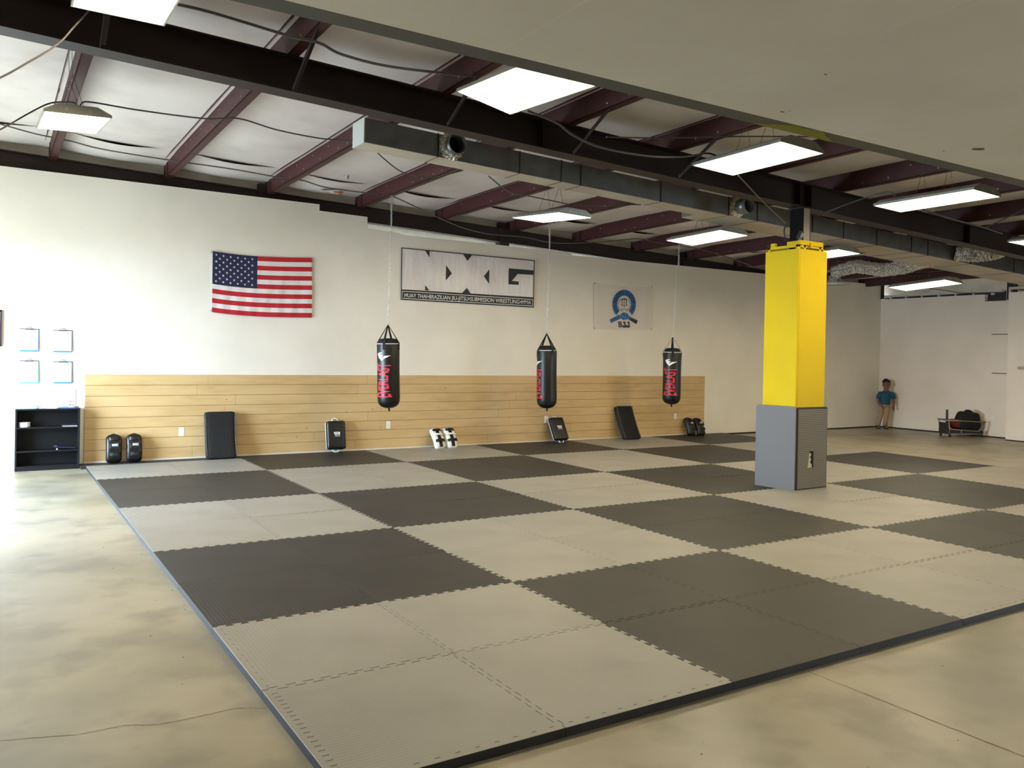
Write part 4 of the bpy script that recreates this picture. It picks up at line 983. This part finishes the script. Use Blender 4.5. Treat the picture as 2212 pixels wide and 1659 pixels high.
# ================================================================= TRAINING PADS
def kickpad(kind):
    body = black if kind == 'black' else white
    r = thing('kick_pad', '', 'kick pad', (0, 0, 0), group='curved kick pads')
    w, t, h = .098, .048, .19
    def bend(x, y, z): return (x, y + .035 * (z / h) ** 2 - .01, z + h)
    b = MB(); b.rbox((w, t, h), (.06, .035, .06), (10, 5, 16), bend); b.build('pad_body', body, r, smooth=True)
    sm = blackM if kind != 'black' else black
    def on(x0, x1, z0, z1, d, name, m, nz=4):
        b = MB(); n = 6
        def f(u, v, s):
            x = x0 + (x1 - x0) * u; z = z0 + (z1 - z0) * v; zz = z - h
            arch = d * (1 - (2 * u - 1) ** 4) if d > .02 else d
            return (x, -t + .035 * (zz / h) ** 2 - .01 - .002 - arch + s, z)
        b.grid(lambda u, v: f(u, v, 0), n, nz); b.grid(lambda u, v: f(1 - u, v, .010), n, nz)
        k = (n + 1) * (nz + 1)
        for j in range(nz):
            b.f += [(j * (n + 1), (j + 1) * (n + 1), k + (j + 1) * (n + 1) + n, k + j * (n + 1) + n), (j * (n + 1) + n, k + j * (n + 1), k + (j + 1) * (n + 1), (j + 1) * (n + 1) + n)]; b.m += [0, 0]
        b.build(name, m, r, smooth=True)
    if kind == 'white':
        on(-.03, .03, .25, .355, .003, 'arm_strap', blackM); on(-.07, .085, .30, .345, .022, 'arm_strap', blackM); on(-.03, .03, .02, .22, .003, 'arm_strap', blackM)
        on(-.082, .086, .098, .14, .030, 'hand_grip', blackM); on(-.095, .095, .212, .245, .024, 'cross_strap', white)
    else:
        on(-.07, .07, .305, .345, .022, 'hand_grip', black); on(-.065, .085, .195, .255, .016, 'arm_strap', blackM); on(-.055, .09, .095, .14, .022, 'arm_strap', blackM)
        b = MB(); b.box(-.036, .045, -.0865, -.085, .226, .256); b.build('logo_patch', dgrey, r)
        b = MB(); b.box(-.036, .045, -.0885, -.0865, .252, .2555); b.box(-.036, .045, -.0885, -.0865, .2265, .230)
        vs, fs, W = text2d('SPEC', .03); b.add([(-.032 + .070 * x / W, -.0886, .2325 + .016 * y) for x, y in vs], fs); b.build('logo_print', wht, r)
        b = MB(); b.tube([(-.05, -.0, .372), (0, .02, .39), (.05, 0, .372)], .008, 6); b.build('top_loop', black, r)
    return r
def kp(src, u, v, y, lean, yaw, label, roll=0):
    c = at(u, v, 1, y); return place(src, (c.x, y, T + .002), (-lean, roll, yaw), label)
used = set()
def place(src, loc, rot, label):
    if src not in used: used.add(src); src.location = loc; src.rotation_euler = rot; src['label'] = label; return src
    return dup(src, loc, rot, label)
kb = kickpad('black'); kw = kickpad('white')
kp(kb, 246, 998, 9.44, .12, .0, 'leftmost black kick pad leaning on the wood panelling beside the bookcase')
kp(kb, 290, 996, 9.44, .12, .03, 'second black kick pad from the bookcase, with the shinier logo patch', 0)
kp(kw, 953, 963, 9.285, .62, .10, 'white kick pad with black straps, left one of the white pair')
kp(kw, 979, 962, 9.285, .60, .02, 'white kick pad with black straps, right one of the white pair')
kp(kb, 1496, 939, 9.345, .42, .05, 'black kick pad at the right end of the panelling, left of its pair')
kp(kb, 1517, 939, 9.31, .50, .0, 'black kick pad at the right end of the panelling, right of its pair')
# tall curved shields
def shield(w, t, h, toe, u, v, y, lean, label):
    c = at(u, v, 1, y); r = thing('body_shield', label, 'kick shield', (c.x, y, T + .001), (-lean, 0, 0), group='tall curved shields')
    def bend(x, yy, z): s = max(0.0, (h - z) / (2 * h)); return (x, yy - toe * s ** 2.2 + toe, z + h)
    b = MB(); b.rbox((w, t, h), (.03, .03, .03), (8, 5, 18), bend); b.build('foam_block', blackM, r, smooth=True)
    b = MB()
    for sgn in (-1, 1):
        P = [bend(sgn * (w - .004), -t + .004, -h + .02 + (2 * h - .04) * k / 16) for k in range(17)]; b.tube(P, .005, 5)
    b.build('edge_piping', M('worn_piping', (48, 48, 54), .35), r, smooth=True)
    b = MB(); P = [bend(-w - .002, 0, -h + .1 + (2 * h - .2) * k / 10) for k in range(11)]; b.tube(P, .003, 5); b.build('zip', dgrey, r)
shield(.205, .065, .335, .10, 478, 992, 9.372, .08, 'tall black curved shield standing left, between the kick pads and strike shield')
shield(.19, .06, .335, .085, 1366, 945, 9.222, .34, 'tall black curved shield leaning right, below the small BJJ banner')
def strike(u, v, y, lean, label, yaw=0):
    c = at(u, v, 1, y); r = thing('strike_shield', label, 'strike shield', (c.x, y, T + .001), (-lean, 0, yaw), group='strike shields with white handles')
    w, t, h = .148, .05, .22; z0 = .045 + h
    b = MB(); b.rbox((w, t, h), (.035, .03, .035), (8, 4, 12), lambda x, y, z: (x, y, z + z0)); b.build('pad_body', black, r, smooth=True)
    ring = [(sx_ * (w + .001), t * .6, z0 + sz * (h - .03)) for sx_, sz in ((-1, -1), (-1, 1))] + [(-w + .03, t * .6, z0 + h + .001), (w - .03, t * .6, z0 + h + .001)] + [(w + .001, t * .6, z0 + h - .03), (w + .001, t * .6, z0 - h + .03), (w - .03, t * .6, z0 - h - .001), (-w + .03, t * .6, z0 - h - .001)]
    b = MB(); b.tube(ring, .005, 6, closed=True); b.build('white_piping', wht, r, smooth=True)
    for s, nm in ((1, 'handle'), (-1, 'handle')):
        ez = z0 + s * h; P = [(-.052, .02, ez - s * .01), (-.042, .02, ez + s * .026), (-.012, .02, ez + s * .043), (.012, .02, ez + s * .043), (.042, .02, ez + s * .026), (.052, .02, ez - s * .01)]
        b = MB(); b.tube(P, .009, 8); b.build(nm, wht, r, smooth=True)
    b = MB(); yy = -t - .0015
    def pl(P): b.add([(x, yy, z0 + z) for x, z in P], [tuple(range(len(P)))])
    pl([(-.05, .045), (-.018, .047), (-.014, -.008), (-.022, -.010), (-.042, .018)]); pl([(-.014, .048), (.002, .048), (.006, -.006), (-.004, -.010)]); pl([(.006, .047), (.022, .048), (.024, .012), (.012, -.006)]); pl([(.026, .047), (.052, .044), (.046, .0), (.040, -.010), (.028, .004)])
    pl([(-.04, -.018), (.05, -.014), (.05, -.020), (-.04, -.024)]); b.build('logo', wht, r)
strike(727, 977, 9.45, .17, 'upright black strike shield with white handles and logo, left of the leftmost bag')
strike(1215, 949, 9.28, .52, 'tilted black strike shield with white handles, below the middle bag')

# ================================================================= CRATE AT THE FAR RIGHT
c = at(2079, 941, 0, 17.0); c.z = 0; yaw = -.50
cr = thing('equipment_cart', 'low metal framed cart heaped with gear by the far right wall', 'cart', (16.95, c.y, 0), (0, 0, yaw))
g2 = M('cart_steel', (150, 142, 130), .4, .6)
for sx_ in (-1, 1):
    for sy in (-1, 1):
        b = MB(); b.tube([(sx_ * .36, sy * .17, .03), (sx_ * .40, sy * .19, .36)], .013, 8); b.build('leg', g2, cr, smooth=True)
        b = MB(); b.lathe([(.032, -.012), (.034, 0), (.032, .012)], (sx_ * .36, sy * .17, .034), 14, axis='x'); b.build('wheel', blk, cr, smooth=True)
b = MB(); b.tube([(-.42, -.2, .36), (.42, -.2, .33), (.42, .2, .33), (-.42, .2, .36)], .013, 8, closed=True); b.build('upper_rail', g2, cr, smooth=True)
b = MB(); b.tube([(-.38, -.2, .17), (-.1, -.2, .15), (.28, -.2, .13), (.40, -.2, .30)], .011, 8); b.build('front_rail', g2, cr, smooth=True)
b = MB(); b.tube([(-.12, -.2, .15), (-.13, -.21, .09)], .010, 6); b.build('rail_hook', g2, cr)
b = MB(); b.box(-.37, .37, -.17, .17, .055, .075); b.build('deck', g2, cr)
b = MB(); b.box(-.40, -.37, -.18, .18, .06, .30); b.box(-.37, .37, -.185, -.175, .075, .14); b.build('side_board', M('dark_board', (40, 34, 32), .6), cr)
L = Matrix.Translation((16.95, c.y, 0)) @ Matrix.Rotation(yaw, 4, 'Z')
def onc(p): return tuple(L @ Vector(p))
rs = random.Random(21)
def lump(half, seed, amp, pos, label, name, cat, m, top=None):
    o = thing(name, label, cat, onc(pos), (0, 0, yaw)); rr = random.Random(seed); ph = [rr.uniform(0, 6) for _ in range(6)]
    def f(x, y, z):
        k = 1 + amp * (math.sin(x * 19 + ph[0]) * math.sin(z * 23 + ph[1]) + .6 * math.sin(y * 31 + ph[2] + x * 9))
        if top: z = z * top(x / half[0])
        return (x * k, y * k, (z + half[2] * .9) * (1 + amp * .5 * math.sin(x * 37 + ph[3])))
    b = MB(); b.rbox(half, (half[0] * .6, half[1] * .6, half[2] * .7), (16, 8, 10), f); b.build('bundle', m, o, smooth=True); return o
lump((.25, .13, .19), 4, .09, (.13, 0, .145), 'heap of black bags and clothing on the metal cart', 'bag_heap', 'bag', blackM, lambda s: 1.0 + .35 * math.cos(s * 1.5) - .25 * s * s)
lump((.12, .10, .10), 9, .08, (-.14, 0, .19), 'dark red cloth at the left of the cart heap', 'red_cloth', 'cloth', M('dark_red_cloth', (104, 26, 30), .7))
lump((.32, .14, .055), 7, .05, (0, 0, .076), 'black gear bag lying flat at the bottom of the cart', 'gear_bag', 'bag', blackM)
o = thing('foam_roller', 'thin dark tube standing upright at the left of the cart', 'tube', onc((-.33, .0, .076))); b = MB(); b.lathe([(.022, 0), (.024, .005), (.024, .50), (.022, .505)], n=14); b.build('tube_body', M('dark_maroon', (44, 26, 26), .5), o, smooth=True)
# lever on the near right wall
c = at(2206, 795, 0, 17.0)
o = thing('wall_lever', 'small beige lever latch on the white wall at the right edge', 'latch', (17.0, c.y, c.z))
b = MB(); b.box(-.012, 0, -.10, .05, -.035, .035); b.build('back_plate', M('beige_metal', (178, 160, 128), .45), o); b = MB(); b.box(-.05, -.012, -.10, .06, -.012, .018); b.build('handle', M('beige_metal', (178, 160, 128), .45), o)

# ================================================================= BOY
def skinned(V, E, sub=2, root=0):
    me = bpy.data.meshes.new('sk'); me.from_pydata([v[:3] for v in V], E, []); ob = bpy.data.objects.new('sk', me); COL.objects.link(ob)
    md = ob.modifiers.new('s', 'SKIN'); sk = me.skin_vertices[0].data if me.skin_vertices else None
    if sk is None: me.skin_vertices_add() if hasattr(me, 'skin_vertices_add') else None; sk = me.skin_vertices[0].data
    for i, v in enumerate(V): sk[i].radius = (v[3], v[4] if len(v) > 4 else v[3]); sk[i].use_root = (i == root)
    md.use_smooth_shade = True
    ss = ob.modifiers.new('ss', 'SUBSURF'); ss.levels = sub; ss.render_levels = sub
    bpy.context.view_layer.update(); dg = bpy.context.evaluated_depsgraph_get()
    m2 = bpy.data.meshes.new_from_object(ob.evaluated_get(dg)); vs = [tuple(v.co) for v in m2.vertices]; fs = [tuple(p.vertices) for p in m2.polygons]
    bpy.data.objects.remove(ob); bpy.data.meshes.remove(m2); return vs, fs
bxy = at(1909, 900, 1, 9.28)
boy = thing('person', 'small child in a teal shirt and khaki trousers leaning in the far corner', 'person', (bxy.x, 9.28, 0), (0, 0, -.86))
V = [(.0, 0, .565, .085, .065), (.015, 0, .66, .08, .055), (.03, 0, .77, .075, .048), (.035, 0, .83, .042, .036), (.037, -.004, .885, .040, .040), (.038, -.010, .935, .062, .070), (.04, -.010, .985, .088, .098), (.04, -.003, 1.035, .092, .102), (.04, .002, 1.085, .062, .070),
     (-.085, 0, .80, .042), (-.125, .0, .70, .036), (-.135, -.02, .60, .031), (-.085, -.07, .535, .025), (-.045, -.085, .515, .024),
     (.155, 0, .80, .042), (.195, .0, .70, .036), (.205, -.005, .60, .031), (.20, -.035, .50, .025), (.198, -.04, .465, .025),
     (-.055, 0, .50, .055), (-.065, -.01, .30, .040), (-.122, 0, .07, .030), (.058, 0, .50, .055), (.045, -.03, .30, .040), (.03, -.01, .07, .030)]
Eb = [(0, 1), (1, 2), (2, 3), (3, 4), (4, 5), (5, 6), (6, 7), (7, 8), (3, 9), (9, 10), (10, 11), (11, 12), (12, 13), (3, 14), (14, 15), (15, 16), (16, 17), (17, 18), (0, 19), (19, 20), (20, 21), (0, 22), (22, 23), (23, 24)]
b = MB(); b.add(*skinned(V, Eb))
def hand(px, py, pz, dirn, side):
    for k, (off, ln) in enumerate(((-.018, .040), (-.006, .046), (.006, .044), (.018, .034))):
        s = Vector((px + off * side[0], py + off * side[1], pz)); d = Vector(dirn)
        P = [s, s + d * ln * .5, s + d * ln * .8 + Vector((0, -.006, 0)), s + d * ln + Vector((0, -.014, 0))]
        b.add(*skinned([(p.x, p.y, p.z, .0078 - .0008 * i) for i, p in enumerate(P)], [(0, 1), (1, 2), (2, 3)], 1))
    s = Vector((px - .020 * side[0], py - .020 * side[1], pz + .03)); d = (Vector(dirn) * .6 - Vector((side[0], side[1], 0)) * .8).normalized()
    b.add(*skinned([(*s, .009), (*(s + d * .022), .008), (*(s + d * .038 + Vector((0, -.006, 0))), .007)], [(0, 1), (1, 2)], 1))
b.tube([(-.086, -.068, .536), (-.062, -.082, .520), (-.048, -.088, .505)], [.023, .025, .022], 10); b.tube([(.199, -.034, .505), (.198, -.040, .475), (.198, -.044, .448)], [.023, .026, .022], 10)
hand(-.044, -.090, .498, (.5, -.1, -1), (.9, .1)); hand(.198, -.046, .462, (0, -.1, -1), (1, .5))
b.rbox((.010, .016, .016), (.009, .014, .014), (4, 4, 4), lambda x, y, z: (x + .04, y - .098, z + .982))
for sgn in (-1, 1): b.rbox((.010, .014, .024), (.009, .012, .022), (3, 3, 4), lambda x, y, z, s=sgn: (x + .04 + s * .078, y + .0, z + .99))
b.build('body', skin, boy, smooth=True)
def loft(b, rings, n=20):
    k0 = len(rings); vs = [(cx + rx * math.cos(a), cy + ry * math.sin(a), cz) for cx, cy, cz, rx, ry in rings for a in [q * 2 * math.pi / n for q in range(n)]]
    b.add(vs, [(i * n + q, i * n + (q + 1) % n, (i + 1) * n + (q + 1) % n, (i + 1) * n + q) for i in range(k0 - 1) for q in range(n)] + [tuple(range(n))[::-1], tuple((k0 - 1) * n + q for q in range(n))])
b = MB(); loft(b, [(.006, -.004, .545, .117, .093), (.008, -.002, .585, .118, .091), (.012, 0, .62, .116, .086), (.022, 0, .70, .114, .08), (.032, 0, .77, .122, .078), (.036, 0, .815, .118, .072), (.037, 0, .845, .085, .062), (.037, 0, .866, .052, .05)])
b.tube([(-.03, 0, .80), (-.085, 0, .795), (-.115, 0, .74), (-.130, -.002, .675)], [.045, .050, .047, .044], 14); b.tube([(.10, 0, .80), (.155, 0, .795), (.186, 0, .74), (.200, 0, .675)], [.045, .050, .047, .044], 14)
b.build('shirt', M('teal_shirt', (12, 70, 98), .75), boy, smooth=True)
b = MB(); loft(b, [(.004, 0, .615, .108, .08), (.002, 0, .56, .114, .084), (0, 0, .50, .116, .082), (0, 0, .465, .095, .07)])
b.tube([(-.052, 0, .52), (-.058, -.006, .40), (-.068, -.012, .30), (-.095, -.004, .18), (-.122, 0, .055)], [.062, .062, .054, .050, .048], 14); b.tube([(.055, 0, .52), (.052, -.018, .40), (.045, -.03, .30), (.038, -.02, .18), (.030, -.01, .055)], [.062, .062, .054, .050, .048], 14)
b.build('trousers', M('khaki_cloth', (160, 132, 98), .8), boy, smooth=True)
for (x, y) in ((-.115, -.03), (.045, -.04)):
    b = MB(); b.rbox((.042, .095, .032), (.036, .05, .026), (6, 8, 5), lambda px_, py_, pz_, x=x, y=y: (px_ + x, py_ + y, (pz_ + .032) * (1 + .25 * (py_ / .095)))); q = b.build('shoe', M('dark_shoe', (24, 20, 20), .5), boy, smooth=True)
    b = MB(); b.rbox((.02, .004, .010), (.006, .003, .006), (3, 2, 3), lambda px_, py_, pz_, x=x, y=y: (px_ + x, py_ + y - .088, pz_ + .030)); b.build('toe_patch', wht, q)
boy.scale = (1.05, 1.05, 1.05)
b = MB(); b.rbox((.090, .096, .046), (.08, .086, .043), (8, 8, 6), lambda x, y, z: (x + .04, y + .010, z + 1.068)); b.rbox((.05, .055, .026), (.04, .045, .024), (6, 6, 4), lambda x, y, z: (x + .028, y - .015, z + 1.112)); b.build('hair', M('dark_hair', (20, 14, 12), .7), boy, smooth=True)
for sgn in (-1, 1):
    b = MB(); b.rbox((.009, .004, .005), (.008, .003, .004), (4, 2, 3), lambda x, y, z, s=sgn: (x + .04 + s * .028, y - .092, z + 1.008)); b.build('eye', M('eye_dark', (18, 12, 10), .3), boy, smooth=True)
b = MB(); b.rbox((.020, .004, .005), (.01, .003, .004), (4, 2, 3), lambda x, y, z: (x + .04, y - .086, z + .950)); b.build('mouth', M('lip', (112, 52, 46), .6), boy, smooth=True)
